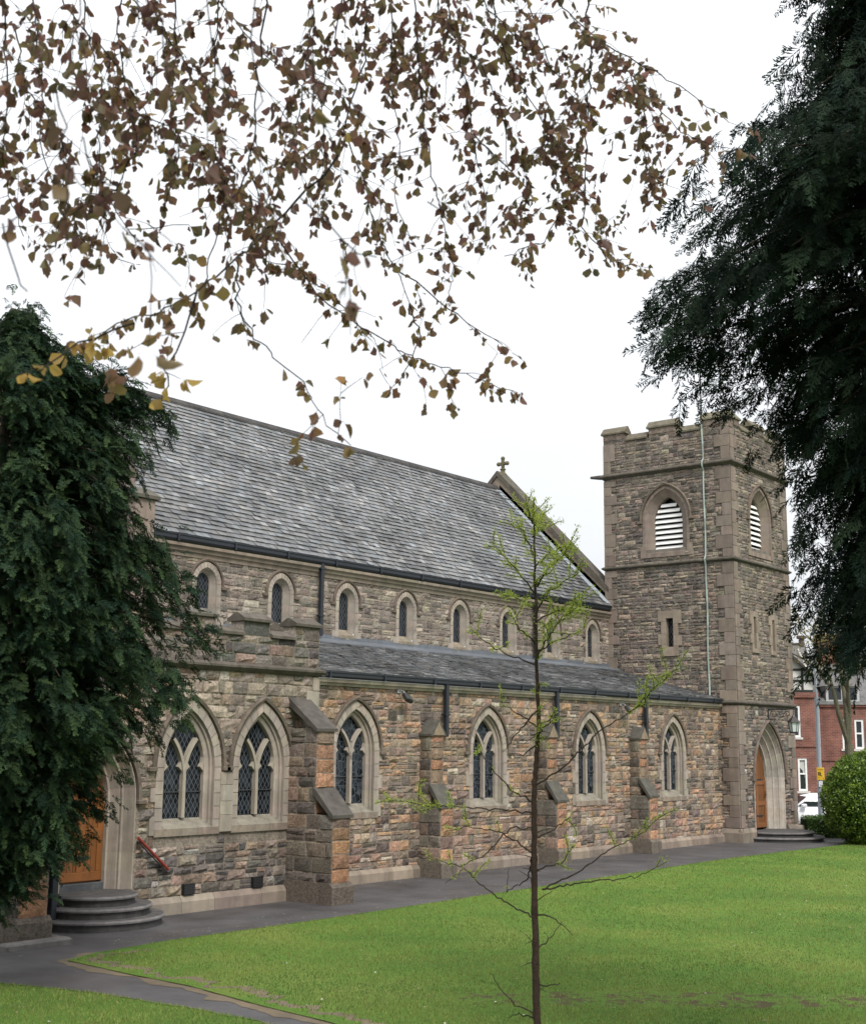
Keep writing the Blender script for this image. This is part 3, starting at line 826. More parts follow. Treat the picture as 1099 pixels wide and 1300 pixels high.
while yb < YN - 0.9:                                          # battlements of the return
    cT = Matrix.Translation((-20.3, 0, 0)) @ Matrix.Rotation(PI / 2, 4, 'Z')
    bt = MB(cT); coping(bt, yb, yb + 0.7, 0, 0.35, 5.055, dressed(D_COPE, 0.15)); bt.build('parapet_coping', M_COPING, church)
    pc = MB(); pc.box(-20.65, -20.31, yb + 0.72, yb + 1.4, 5.05, 5.34, dressed(D_PALE, 0.2)); po = pc.build('merlon', M_RUBBLE, church)
    bt = MB(cT); coping(bt, yb + 0.7, yb + 1.43, 0, 0.35, 5.345, dressed(D_COPE, 0.15)); bt.build('coping', M_COPING, po)
    yb += 1.43
pw = two_light_window(church, 0.6, 2.56, 0.875, 1.38, 1.66, M_GLASSD, D_PALE, 2.56)
put(pw, PW[0], YP); copy_part(pw, church, (PW[1], YP, 0))
mb = MB()                                                     # pale panel between the two windows
for z0, z1 in ((1.38, 1.68), (1.685, 1.93), (1.935, 2.23), (2.235, 2.47)):
    xs = [-22.93, rng.uniform(-22.9, -22.7), -22.61] if rng.random() < .5 else [-22.93, -22.61]
    for a, b in zip(xs, xs[1:]): mb.box(a + .003, b - .003, YP - 0.058, YP, z0, z1, dressed(D_PALE, 0.16), 0, 0.005)
mb.build('dressed_panel', M_DRESS, church)
# doorway of the porch
def doorway(parent, hw_o, hw_i, c, z0, zs, depth, hood_hw, hood_z, pale, orders, nm='doorway'):
    mb = MB(); rings = [(hw_o + 0.02, 0.004), (hw_o + 0.02, -0.034), (hw_o, -0.034)]
    for i in range(orders):
        t0 = i / orders; t1 = (i + 1) / orders
        a = hw_o + (hw_i - hw_o) * t0; b = hw_o + (hw_i - hw_o) * t1; ya = depth * t0; yb = depth * t1; q = (a - b)
        rings += [(a - q * 0.1, ya + 0.02), (a - q * 0.3, ya + (yb - ya) * 0.55), (a - q * 0.55, ya + (yb - ya) * 0.35), (a - q * 0.75, ya + (yb - ya) * 0.7), (b, ya + (yb - ya) * 0.75), (b, yb)]
    rings.append((hw_i, depth + 0.15))
    arch_surround(mb, rings, c, z0, zs, pale, 8, 5, 0.1)
    o = mb.build(nm, M_DRESS, parent)
    if hood_hw:
        h = MB(); hood(h, hood_hw, c, hood_z, zs, D_HOOD, 0.08, -0.004, -0.11); h.build('hood_mould', M_COPING, o)
    return o
WOODC = srgb(146, 92, 48)
def door_leaf(parent, hw, c, z0, zs, y, nm='oak_door', panel=True):
    mb = MB(); fan(mb, arch_path(hw, c, z0, zs, 10), y, tuple(x * 0.5 for x in WOODC))
    f = arch_hw(hw, c, z0, zs); n = 8; wdt = 2 * hw / n
    for i in range(n):                                        # boards
        a = -hw + i * wdt; k = rng.uniform(0.62, 0.9) * .8
        zt = min(zs + math.sqrt(max(0, (hw + c) ** 2 - (abs(xx) + c) ** 2)) for xx in (a, a + wdt))
        mb.box(a + 0.004, a + wdt - 0.004, y - 0.03, y - 0.001, z0 + 0.02, zt - 0.005, tuple(x * k for x in WOODC))
    for z in (z0 + 0.03, z0 + 0.75, zs - 0.25):               # rails and stiles
        mb.box(-hw + 0.01, hw - 0.01, y - 0.055, y - 0.031, z, z + 0.15, tuple(x * 0.75 for x in WOODC), 0, 0.006)
    for a in (-hw + 0.01, -0.06, hw - 0.13):
        mb.box(a, a + 0.12, y - 0.052, y - 0.0312, z0 + 0.18, zs - 0.25, tuple(x * 0.8 for x in WOODC), 0, 0.006)
    d = mb.build(nm, M_WOOD, parent)
    h = MB(); h.tube([(hw - 0.09, y - 0.055, z0 + 1.12), (hw - 0.09, y - 0.11, z0 + 1.12), (hw - 0.2, y - 0.11, z0 + 1.12)], 0.012, 6, (0.02, 0.02, 0.02))
    h.box(hw - 0.12, hw - 0.06, y - 0.062, y - 0.05, z0 + 1.0, z0 + 1.22, (0.02, 0.02, 0.02))
    h.build('handle', M_IRON, d)
    for z in (z0 + 0.4, zs - 0.1): MB().box(-hw + .02, hw - 0.3, y - 0.062, y - 0.055, z, z + 0.045, (0.02, 0.02, 0.022)).build('strap_hinge', M_IRON, d)
    return d
dw = doorway(church, 0.74, 0.47, 0.5, 0.5, 2.05, 0.42, 0.86, 2.0, D_PALE, 2); put(dw, DX, YP)
put(door_leaf(church, 0.48, 0.5, 0.62, 2.05, 0.5), DX, YP)
mb = MB(); mb.box(-0.5, 0.5, 0.38, 0.6, 0.4, 0.62, (0.09, 0.095, 0.1), 0, 0.01); put(mb.build('threshold', M_COPING, church), DX, YP)
def steps(parent, nm, radii, zs_):
    mb = MB()
    for (r, z1, z0) in zip(radii, zs_, list(zs_[1:]) + [-0.05]):
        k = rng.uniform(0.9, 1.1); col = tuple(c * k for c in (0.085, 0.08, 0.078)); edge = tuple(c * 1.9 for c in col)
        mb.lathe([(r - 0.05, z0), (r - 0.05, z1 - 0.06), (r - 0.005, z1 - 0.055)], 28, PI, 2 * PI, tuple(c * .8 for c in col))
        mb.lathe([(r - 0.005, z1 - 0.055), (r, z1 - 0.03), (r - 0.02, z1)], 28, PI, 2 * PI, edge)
        mb.lathe([(r - 0.02, z1), (0.001, z1 + 0.004)], 28, PI, 2 * PI, col)
        mb.add([(-r, 0, z1 + .002), (r, 0, z1 + .002), (r, 0.5, z1 + .002), (-r, 0.5, z1 + .002)], [(0, 1, 2, 3)], col) if r == radii[0] else None
    return mb.build(nm, M_COPING, parent)
put(steps(church, 'entrance_steps', (0.7, 0.95, 1.16), (0.50, 0.335, 0.17)), DX, YP - 0.03)
# wall rail and vents by the porch door
hr = MB(); rc = srgb(122, 46, 32)
hr.tube([(-24.87, YP - 0.11, 1.37), (-24.16, YP - 0.11, 0.79)], 0.028, 8, rc)
hr.tube([(-24.87, YP - 0.10, 1.31), (-24.16, YP - 0.10, 0.73)], 0.014, 6, (0.03, 0.025, 0.025))
for t in (0.12, 0.85): hr.box(-24.87 + .71 * t - .02, -24.87 + .71 * t + .02, YP - 0.11, YP, 1.33 - .58 * t, 1.37 - .58 * t, (0.03, 0.025, 0.025))
hr.build('handrail', M_PAINT, church)
for xx in (-23.61, -21.9):
    v = MB(); v.box(-0.13, 0.13, -0.07, 0.0, 0.31, 0.5, (0.012, 0.012, 0.013))
    for i in range(6): v.box(-0.12, 0.12, -0.08, -0.07, 0.325 + i * 0.027, 0.337 + i * 0.027, (0.035, 0.035, 0.036))
    put(v.build('air_vent', M_IRON, church), xx, YP)
# --- buttresses (origin on the wall face, on the buttress axis)
def buttress(nm, wd, d1, d2, zl, zm, zu, ztop, saddle, pf, ps):
    mb = MB(); h = wd / 2
    W_ = lambda x, y, r: Matrix.Translation((x, y, 0)) @ Matrix.Rotation(r, 4, 'Z')
    for (d, za, zb) in ((d1, 0.38, zl), (d2, zl, zu)):
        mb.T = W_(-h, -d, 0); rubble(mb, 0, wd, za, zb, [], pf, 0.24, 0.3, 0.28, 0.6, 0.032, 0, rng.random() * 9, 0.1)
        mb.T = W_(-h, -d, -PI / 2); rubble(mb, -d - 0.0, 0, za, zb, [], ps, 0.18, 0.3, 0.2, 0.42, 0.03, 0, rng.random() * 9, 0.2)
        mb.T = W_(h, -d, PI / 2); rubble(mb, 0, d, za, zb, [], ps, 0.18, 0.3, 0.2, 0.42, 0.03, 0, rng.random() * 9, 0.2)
        mb.T = None
    hh = h + 0.06
    pcol = dressed(srgb(112, 104, 94))
    mb.extrude_x([(0, -0.05), (-d1 - 0.08, -0.05), (-d1 - 0.08, 0.32), (-d1 - 0.0, 0.4), (0, 0.4)], -hh, hh, pcol)
    b = mb.build(nm, M_RUBBLE, church)
    c = MB(); cc_ = dressed(srgb(86, 82, 77)); e = 0.05
    def weather(ya, za, yb, zb):                               # sloping slab with a dripping lip
        c = MB()
        c.extrude_x([(ya - e, za - 0.06), (ya - e, za + 0.0), (yb, zb + 0.06), (yb, zb - 0.1), (ya, za - 0.06)], -h - e, h + e, cc_); c.build('weathering', M_COPING, b)
    weather(-d1, zl, -d2 + 0.02, zm)
    if not saddle: weather(-d2, zu, 0.0, ztop)
    else:
        hs2 = h + e; c = MB()
        c.extrude_y([(-hs2, zu - 0.05), (hs2, zu - 0.05), (hs2, zu + 0.0), (0.02, ztop), (-0.02, ztop), (-hs2, zu + 0.0)], -d2 - e, 0.0, cc_)
        c.extrude_y([(-h + .02, zu - 0.03), (h - .02, zu - 0.03), (0.0, ztop - 0.05)], -d2 - e - 0.012, -d2 - e, dressed(srgb(150, 132, 112))); c.build('gablet_cap', M_COPING, b)
    return b
b1 = buttress('stepped_buttress', 0.50, 1.22, 0.76, 1.66, 2.13, 3.30, 3.86, False, PAL_BUTT, PAL_BSHADE); put(b1, -20.86, YP)
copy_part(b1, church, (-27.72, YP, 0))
b2 = buttress('stepped_buttress', 0.46, 0.64, 0.34, 1.62, 2.08, 3.26, 3.58, True, PAL_BUTT, PAL_BSHADE); put(b2, -15.45, YA)
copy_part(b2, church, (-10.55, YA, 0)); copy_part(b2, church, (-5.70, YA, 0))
kb = MB(); kb.box(-28.4, -27.25, YP - 1.62, YP - 1.36, -0.03, 0.10, (0.14, 0.13, 0.12), 0, 0.03); kb.box(-27.43, -27.25, YP - 1.35, YP - 0.62, -0.03, 0.1, (0.13, 0.12, 0.11), 0, 0.03)
kb.build('kerb', M_COPING, church)
# --- downpipes
def downpipe(x, y, z0, z1, hop=True):
    p = MB(); p.box(-0.055, 0.055, -0.14, -0.03, z0, z1, BLK, 0, 0.012)
    z = z0 + 0.5
    while z < z1 - 0.1: p.box(-0.085, 0.085, -0.15, 0.0, z, z + 0.05, BLK); z += 1.25
    if hop: p.extrude_y([(-0.06, z1 - 0.32), (0.06, z1 - 0.32), (0.13, z1 - 0.12), (0.13, z1 + 0.02), (-0.13, z1 + 0.02), (-0.13, z1 - 0.12)], -0.19, -0.02, BLK)
    o = p.build('downpipe', M_IRON, church); return put(o, x, y)
downpipe(-14.9, YN - 0.06, 5.8, 7.7, False); downpipe(-4.8, YN - 0.06, 5.8, 7.7, False)
downpipe(-14.86, YA - 0.06, 3.2, 4.44, False); downpipe(-10.0, YA - 0.06, 3.2, 4.44, False); downpipe(-5.15, YA - 0.06, 3.2, 4.44, False)
downpipe(-26.62, YP - 0.1, 0.02, 4.3, False)
# --- tower
mb = MB()
TWm = Matrix.Rotation(-PI / 2, 4, 'Z')                          # west face: local x = -Y, local y = +X
TSm = Matrix.Identity(4)
BH = dict(hw=0.56, z0=9.70, zs=10.8, c=0.31)
hW = [Hole(-2.45, 0.80, 9.75, 10.8, 0.31, g=0.08), Hole(-2.38, 0.15, 6.34, 0, 0, True, 7.36, 0.17)]
hS = [Hole(2.2, 0.80, 9.75, 10.8, 0.31, g=0.08), Hole(1.46, 0.12, 6.28, 0, 0, True, 7.38, 0.13), Hole(2.95, 0.12, 6.28, 0, 0, True, 7.38, 0.13), Hole(2.25, 1.16, 0.2, 2.0, 0.79)]
for T, xa, xb, hl, sd_ in ((TWm, -TW, 0.0, hW, 11.0), (TSm, 0.0, TS, hS, 17.0)):
    mb.T = T
    for za, zb in ((0.42, 4.40), (4.40, 9.2), (9.2, 12.44), (12.44, 13.76)):
        p = PAL_TOWER if za > 0.5 else (PAL_AISLE if T is TWm else PAL_LOW)
        if T is TSm and za > 0.5: p = PAL_TOWER
        rubble(mb, xa, xb, za, zb, hl, p, 0.09, 0.19, 0.12, 0.36, 0.03, 0.05, sd_ + za, 0.34, (0.2, 0.175, 0.15), (0.27, 0.31))
    for za, zb in ((0.45, 4.37), (4.52, 9.12), (9.28, 12.36), (12.62, 13.7)):
        quoins(mb, xa, 1, za, zb, D_TOWER, 0.3, 0.48); quoins(mb, xb, -1, za, zb, D_TOWER, 0.34, 0.54)
    x = xa
    while x < xb:
        if T is TSm and x < 0.95 + 2.6 and x > 0.9: x = 3.55
        xe = min(xb, x + rng.uniform(0.6, 1.1))
        if T is TSm and x < 0.95: xe = min(xe, 0.95)
        mb.extrude_x([(0.0, -0.05), (-0.11, -0.05), (-0.11, 0.3), (-0.03, 0.44), (0.0, 0.44)], x - (0.1 if x == xa else 0), xe + (0.1 if xe == xb else -.004), dressed(D_PINK, 0.2), 1); x = xe
mb.T = None
for f in ([(0, TW, 0), (TS, TW, 0), (TS, TW, 13.7), (0, TW, 13.7)], [(TS, 0, 0), (TS, TW, 0), (TS, TW, 13.7), (TS, 0, 13.7)], [(0.03, 0.03, 13.2), (TS, 0.03, 13.2), (TS, TW, 13.2), (0.03, TW, 13.2)]):
    mb.add(f, [(0, 1, 2, 3)], (0.15, 0.135, 0.115))
mb.build('tower_wall', [M_RUBBLE, M_DRESS], church)
def ring_course(nm, z0, z1, d, base):
    s = MB(); zm = (z0 + z1) / 2
    P = [(0.0, z0), (d, zm - 0.01), (d, zm + 0.03), (0.02, z1)]
    for (k0, k1) in zip(P, P[1:]):
        def sq(o, z): return [(-o, -o, z), (TS + o, -o, z), (TS + o, TW + o, z), (-o, TW + o, z)]
        a, b = sq(*k0), sq(*k1)
        s.add(a + b, [(i, (i + 1) % 4, 4 + (i + 1) % 4, 4 + i) for i in range(4)], dressed(base, 0.1))
    return s.build(nm, M_COPING, church)
ring_course('tower_string_course', 12.41, 12.64, 0.13, D_COPE)
ring_course('tower_string_course', 9.13, 9.29, 0.1, D_COPE)
ring_course('tower_string_course', 4.37, 4.54, 0.1, D_COPE)
# battlements
def side_battle(T, L, segs):
    for a, b, mer in segs:
        bm_, bc = MB(T), MB(T); tc_ = dressed(srgb(112, 106, 90), 0.1)
        if mer:
            rubble(bm_, a, b, 13.76, 14.07, [], PAL_TOWER, 0.13, 0.2, 0.2, 0.4, 0.025, 0, 3.3, 0.1)
            bm_.box(a, b, 0.003, 0.34, 13.7, 14.07, dressed(D_TOWER))
            bm_.box(a + .01, b - .01, -0.03, 0.003, 13.86, 14.06, dressed(D_TOWER))
            mo = bm_.build('tower_merlon', M_RUBBLE, church)
            coping(bc, a - 0.07, b + 0.07, 0, 0.34, 14.07, tc_, 0.28, 0.07); bc.build('coping', M_COPING, mo)
        else:
            coping(bc, a + 0.075, b - 0.075, 0, 0.34, 13.76, tc_, 0.26, 0.06); bc.build('tower_coping', M_COPING, church)
side_battle(TWm, TW, [(-4.9, -4.05, 1), (-4.05, -3.05, 0), (-3.05, -2.0, 1), (-2.0, -0.97, 0), (-0.97, 0.0, 1)])
side_battle(TSm, TS, [(0.36, 0.8, 1), (0.8, 1.7, 0), (1.7, 2.77, 1), (2.77, 3.67, 0), (3.67, 4.47, 1)])
side_battle(Matrix.Translation((TS, 0, 0)) @ Matrix.Rotation(PI / 2, 4, 'Z'), TW, [(0.36, 0.97, 1), (0.97, 2.0, 0), (2.0, 3.05, 1), (3.05, 4.05, 0), (4.05, 4.9, 1)])
side_battle(Matrix.Translation((0, TW, 0)) @ Matrix.Rotation(PI, 4, 'Z'), TS, [(-4.1, -3.67, 1), (-3.67, -2.77, 0), (-2.77, -1.7, 1), (-1.7, -0.8, 0)])
for p0, p1 in (((0.3, TW - 0.1, 12.58), (0.28, TW + 0.72, 12.66)), ((TS - 0.2, 0.25, 12.56), (TS + 0.72, 0.22, 12.52))):
    gg = MB(); P0, P1 = Vector(p0), Vector(p1)
    gg.tube([P0, P0.lerp(P1, 0.6), P1], [0.11, 0.085, 0.05], 6, dressed(srgb(92, 90, 86))); gg.build('gargoyle_spout', M_COPING, church)
# belfry openings with white louvres
def belfry(x, y, rot):
    mb = MB(); c = 0.31; z0, zs = 9.72, 10.80
    arch_surround(mb, [(0.90, 0.004), (0.90, -0.033), (0.80, -0.034), (0.78, 0.0), (0.53, 0.2), (0.53, 0.4)], c, z0, zs, D_TOWER, 6, 4)
    mb.extrude_x([(0.0, z0 - 0.25), (-0.035, z0 - 0.25), (-0.035, z0 - 0.1), (0.24, z0 + 0.03), (0.24, z0 - 0.25)], -0.8, 0.8, dressed(D_TOWER))
    for sgn in (-1, 1): mb.box(*sorted((sgn * 0.79, sgn * 1.0)), -0.036, 0.0, z0 - 0.25, z0 + 0.16, dressed(D_TOWER))
    o = mb.build('belfry_opening', M_DRESS, church); put(o, x, y, rot)
    h = MB(); hood(h, 1.0, c, 10.76, zs, D_HOOD, 0.08); h.build('hood_mould', M_COPING, o)
    l = MB(); f = arch_hw(0.53, c, z0, zs); z = z0 + 0.04
    while z < zs + 0.68:
        hwv = f(z + 0.13)
        if hwv > 0.05:
            l.add([(-hwv, 0.19, z), (hwv, 0.19, z), (hwv, 0.27, z + 0.118), (-hwv, 0.27, z + 0.118), (-hwv, 0.205, z - 0.012), (hwv, 0.205, z - 0.012), (hwv, 0.285, z + 0.106), (-hwv, 0.285, z + 0.106)], [(0, 1, 2, 3), (4, 7, 6, 5), (0, 4, 5, 1), (3, 2, 6, 7)], (0.78, 0.77, 0.75))
        z += 0.186
    l.build('louvre_blades', M_PAINT, o)
    k = MB(); fan(k, arch_path(0.56, c, z0, zs, 8), 0.49, (0.006,) * 3); k.build('dark_backing', M_IRON, o)  # near-black sheet standing for the shade inside the belfry
belfry(0, 2.45, -PI / 2); belfry(2.2, 0, 0)
def slit(x, y, rot, hw, z0, z1, ow, oz0, oz1):
    mb = MB()
    for sgn in (-1, 1):
        z = oz0; k = rng.random() < .5
        while z < oz1 - 0.02:
            zb = min(oz1, z + rng.uniform(0.3, 0.42)); zb = oz1 if oz1 - zb < .15 else zb
            L = ow if k else ow - 0.12; k = not k
            mb.box(*sorted((sgn * hw, sgn * L)), -0.05, 0.25, z + .003, zb - .003, dressed(srgb(150, 136, 122), .14)); z = zb
    mb.box(-hw, hw, -0.05, 0.25, z1, oz1 - 0.003, dressed(srgb(150, 136, 122), .14)); mb.box(-hw, hw, -0.05, 0.25, oz0, z0, dressed(srgb(150, 136, 122), .14))
    o = mb.build('slit_window', M_DRESS, church); put(o, x, y, rot)
    g = MB(); g.add([(-hw, 0.16, z0), (hw, 0.16, z0), (hw, 0.16, z1), (-hw, 0.16, z1)], [(0, 1, 2, 3)]); g.build('pane', M_GLASSD, o)
slit(0, 2.38, -PI / 2, 0.14, 6.36, 7.34, 0.44, 6.05, 7.6)
slit(1.46, 0, 0, 0.1, 6.3, 7.38, 0.36, 6.16, 7.57); slit(2.95, 0, 0, 0.1, 6.3, 7.38, 0.36, 6.16, 7.57)
# tower doorway
dt = doorway(church, 1.17, 0.72, 0.79, 0.28, 2.02, 0.44, 1.29, 1.99, srgb(196, 186, 174), 3); put(dt, 2.25, 0)
put(door_leaf(church, 0.73, 0.79, 0.33, 2.02, 0.5), 2.25, 0)
put(steps(church, 'entrance_steps', (1.3, 1.62), (0.30, 0.15)), 2.25, -0.12)
mb = MB(); mb.lathe([(0.0, 0.4), (0.24, 0.4), (0.3, 0.3), (0.3, 0.12), (0.34, 0.0)], 12, col=dressed(D_PINK), cx=4.2, cy=-0.1); mb.build('base_stone', M_DRESS, church, True)
# lightning strap and aerial
ls = MB(); pts = [(14.06, -0.09), (13.75, -0.09), (12.72, -0.05), (12.6, -0.17), (12.45, -0.15), (12.3, -0.045), (9.4, -0.045), (9.25, -0.125), (9.05, -0.045), (4.6, -0.045), (4.48, -0.13), (4.3, -0.045), (0.5, -0.045), (0.35, -0.13), (0.0, -0.13)]
for (za, xa), (zb, xb) in zip(pts, pts[1:]):
    for k in range(max(1, int((za - zb) / 0.4))):
        n = max(1, int((za - zb) / 0.4)); t0, t1 = k / n, (k + 1) / n
        z0_, z1_ = za + (zb - za) * t0, za + (zb - za) * t1; x0_, x1_ = xa + (xb - xa) * t0, xa + (xb - xa) * t1
        wob = lambda z: 0.95 + 0.012 * math.sin(z * 2.3)
        gk = rng.uniform(0.7, 1.15); gcol = (0.36 * gk, 0.42 * gk, 0.38 * gk)
        P = []
        for dx in (0.0, -0.018):
            P += [(x0_ + dx, wob(z0_) - 0.024, z0_), (x0_ + dx, wob(z0_) + 0.024, z0_), (x1_ + dx, wob(z1_) + 0.024, z1_), (x1_ + dx, wob(z1_) - 0.024, z1_)]
        ls.add(P, [(0, 1, 2, 3), (7, 6, 5, 4), (0, 3, 7, 4), (1, 5, 6, 2)], gcol)
ls.build('lightning_strap', M_PAINT, church)
fp = MB(); fp.tube([(0.7, 1.35, 13.2), (0.7, 1.35, 16.4)], [0.035, 0.02], 6, (0.03, 0.03, 0.033)); fp.build('aerial_mast', M_IRON, church)

# ------------------------------------------------------------------ lantern and floodlights
ln = thing('bracket_lantern', 'black iron lantern on a scrolled bracket above the tower door', 'lantern', (2.3, -0.03, 4.28))
b = MB(); ir = (0.018, 0.018, 0.02)
b.tube([(0, 0, 0.02), (0, -0.95, 0.02)], 0.02, 6, ir); b.tube([(0, 0, 0.06), (0, 0, -0.45)], 0.022, 6, ir)
for cy_, r_, sg in ((-0.2, 0.13, 1), (-0.45, 0.13, -1), (-0.68, 0.1, 1)):
    b.tube([(0, cy_ + math.cos(a) * r_ * (1 - a / 11), -0.15 + sg * math.sin(a) * r_ * (1 - a / 11)) for a in [i * 0.45 for i in range(18)]], 0.012, 5, ir)
b.build('bracket', M_IRON, ln)
l = MB(); l.T = Matrix.Translation((0, -0.9, 0))
l.tube([(0, 0, 0.0), (0, 0, -0.2)], 0.012, 5, ir)
l.lathe([(0.03, -0.18), (0.06, -0.24), (0.12, -0.30), (0.23, -0.42), (0.2, -0.42)], 6, col=(0.03, 0.022, 0.022))
l.lathe([(0.0, -0.78), (0.13, -0.78), (0.15, -0.75), (0.13, -0.73)], 6, col=ir)
for k in range(6):
    a = k * PI / 3; l.tube([(0.18 * math.cos(a), 0.18 * math.sin(a), -0.42), (0.13 * math.cos(a), 0.13 * math.sin(a), -0.75)], 0.012, 4, ir)
l.build('lamp_frame', M_IRON, ln)
g = MB(); g.T = Matrix.Translation((0, -0.9, 0)); g.lathe([(0.17, -0.42), (0.122, -0.75)], 6, col=(0.5, 0.55, 0.53)); g.build('glass', M_PAINT, ln)
for x, lab in ((-16.5, 'small black floodlight under the aisle eaves right of the nearest aisle window'), (-6.42, 'small black floodlight under the aisle eaves near the last buttress by the tower')):
    f = thing('floodlight', lab, 'floodlight', (x, YA, 4.16), 0, 'floodlights under the aisle eaves')
    a = MB(); a.tube([(0, 0, 0.08), (0, -0.16, 0.06), (0.02, -0.22, -0.06)], 0.02, 5, (0.2, 0.2, 0.2)); a.box(-0.06, 0.06, -0.04, 0, 0.02, 0.14, (0.4, 0.4, 0.4)); a.build('bracket', M_STEEL, f)
    h = MB(Matrix.Translation((0.03, -0.26, -0.1)) @ Matrix.Rotation(math.radians(-38), 4, 'X') @ Matrix.Rotation(0.3, 4, 'Z'))
    h.box(-0.15, 0.15, -0.05, 0.05, -0.1, 0.1, (0.02, 0.02, 0.02), 0, 0.015); h.box(-0.13, 0.13, -0.06, -0.05, -0.08, 0.08, (0.05, 0.05, 0.05)); h.build('lamp_head', M_IRON, f)

# ------------------------------------------------------------------ ground
def sheet(nm, poly, z, mat, uv=None):
    me = bpy.data.meshes.new(nm); me.from_pydata([(x, y, z) for x, y in poly], [], [tuple(range(len(poly)))])
    me.materials.append(mat); me.update()
    import bmesh
    b = bmesh.new(); b.from_mesh(me); bmesh.ops.triangulate(b, faces=b.faces[:]); bmesh.ops.recalc_face_normals(b, faces=b.faces[:])
    if b.faces[:] and sum(f.normal.z for f in b.faces) < 0: bmesh.ops.reverse_faces(b, faces=b.faces[:])
    b.to_mesh(me); b.free()
    o = bpy.data.objects.new(nm, me); COL.objects.link(o); return struct(o)
sheet('ground', [(-900, -900), (900, -900), (900, 900), (-900, 900)], -0.30, M_EARTH)
sheet('path', [(-60, -2.0), (-60, -5.2), (-30.4, -3.6), (-30.0, -8.0), (-31, -16), (-34, -30), (-30, -30), (-27.5, -9), (-26.5, -3.6), (7.0, -4.0), (7.0, 0.5), (7.0, 9.0), (4.0, 9.0), (4.0, 0.6), (-34, 0.6)], 0.0, M_PATH)
L1 = [(-28.31, -3.30), (-28.45, -4.84), (-28.5, -6.05), (-28.8, -7.64), (-28.95, -8.8), (-29.6, -12), (-31.2, -18), (-34, -30), (-34, -60), (9, -60), (9, -3.2), (-0.29, -2.72), (-4.2, -2.50), (-7.1, -2.46), (-11.7, -2.62), (-15.2, -2.73), (-18.8, -2.82), (-21.7, -2.92), (-24.25, -2.94), (-26.2, -2.90), (-27.6, -3.05)]
L2 = [(-29.95, -4.0), (-29.55, -5.5), (-29.42, -7.06), (-29.4, -8.2), (-30.4, -12), (-32.2, -18), (-35.5, -30), (-60, -40), (-70, -4.6), (-45, -4.3), (-33, -3.95)]
sheet('lawn', L1, 0.02, M_LAWN); sheet('grass_bank', L2, 0.02, M_LAWN)
def soil_strip(nm, edge, w_in, w_out, z, inner_b=False):
    n = len(edge); A = []; B = []
    fine = []
    for p, q in zip(edge, edge[1:]):
        k = max(1, int(math.dist(p, q) / 0.05))
        for i in range(k): fine.append((p[0] + (q[0] - p[0]) * i / k, p[1] + (q[1] - p[1]) * i / k))
    for i, p in enumerate(fine):
        q0 = fine[max(0, i - 1)]; q1 = fine[min(len(fine) - 1, i + 1)]
        d = Vector((q1[0] - q0[0], q1[1] - q0[1])).normalized(); nn = Vector((-d.y, d.x))
        a = w_in * (0.9 + 0.9 * mnoise.fractal(Vector((p[0] * 2.5, p[1] * 2.5, 0)), 1.0, 2.0, 3)); c = w_out * (0.9 + 1.1 * mnoise.fractal(Vector((p[0] * 2.1, p[1] * 2.1, 5)), 1.0, 2.0, 3))
        A.append((p[0] + nn.x * a, p[1] + nn.y * a)); B.append((p[0] - nn.x * c, p[1] - nn.y * c))
    me = bpy.data.meshes.new(nm); m_ = len(fine)
    me.from_pydata([(x, y, z) for x, y in A] + [(x, y, z if inner_b else 0.004) for x, y in B], [], [(i, i + 1, m_ + i + 1, m_ + i) for i in range(m_ - 1)])
    me.materials.append(M_SOIL); o = bpy.data.objects.new(nm, me); COL.objects.link(o); o['kind'] = 'structure'; return o
soil_strip('soil_verge', [(-27.0, -3.0), (-27.7, -3.05), (-28.31, -3.3), (-28.45, -4.84), (-28.5, -6.05), (-28.8, -7.64), (-28.95, -8.8), (-29.6, -12)], 0.40, 0.16, 0.026)
soil_strip('soil_verge', [(-33, -3.95), (-29.95, -4.0), (-29.55, -5.5), (-29.42, -7.06), (-29.4, -8.2), (-30.4, -12)][::-1], 0.05, 0.05, 0.026)
soil_strip('soil_verge', L1[11:][::1], 0.05, 0.04, 0.024)
# low kerb between path and lawn far end, street beyond the hedge
FR = Vector((0.62, -0.785, 0)); FB = Vector((0.785, 0.62, 0))      # along the street / away from the camera
def fpt(a, d): p = Vector((CAM.x, CAM.y, 0)) + FB * d + FR * a; return (p.x, p.y)
sheet('pavement', [fpt(-40, 48.2), fpt(60, 48.2), fpt(60, 50.0), fpt(-40, 50.0)], -0.10, M_PAVE)
sheet('road', [fpt(-60, 50.1), fpt(80, 50.1), fpt(80, 57.5), fpt(-60, 57.5)], -0.22, M_ROAD)
sheet('pavement', [fpt(-40, 57.6), fpt(60, 57.6), fpt(60, 60.5), fpt(-40, 60.5)], -0.10, M_PAVE)

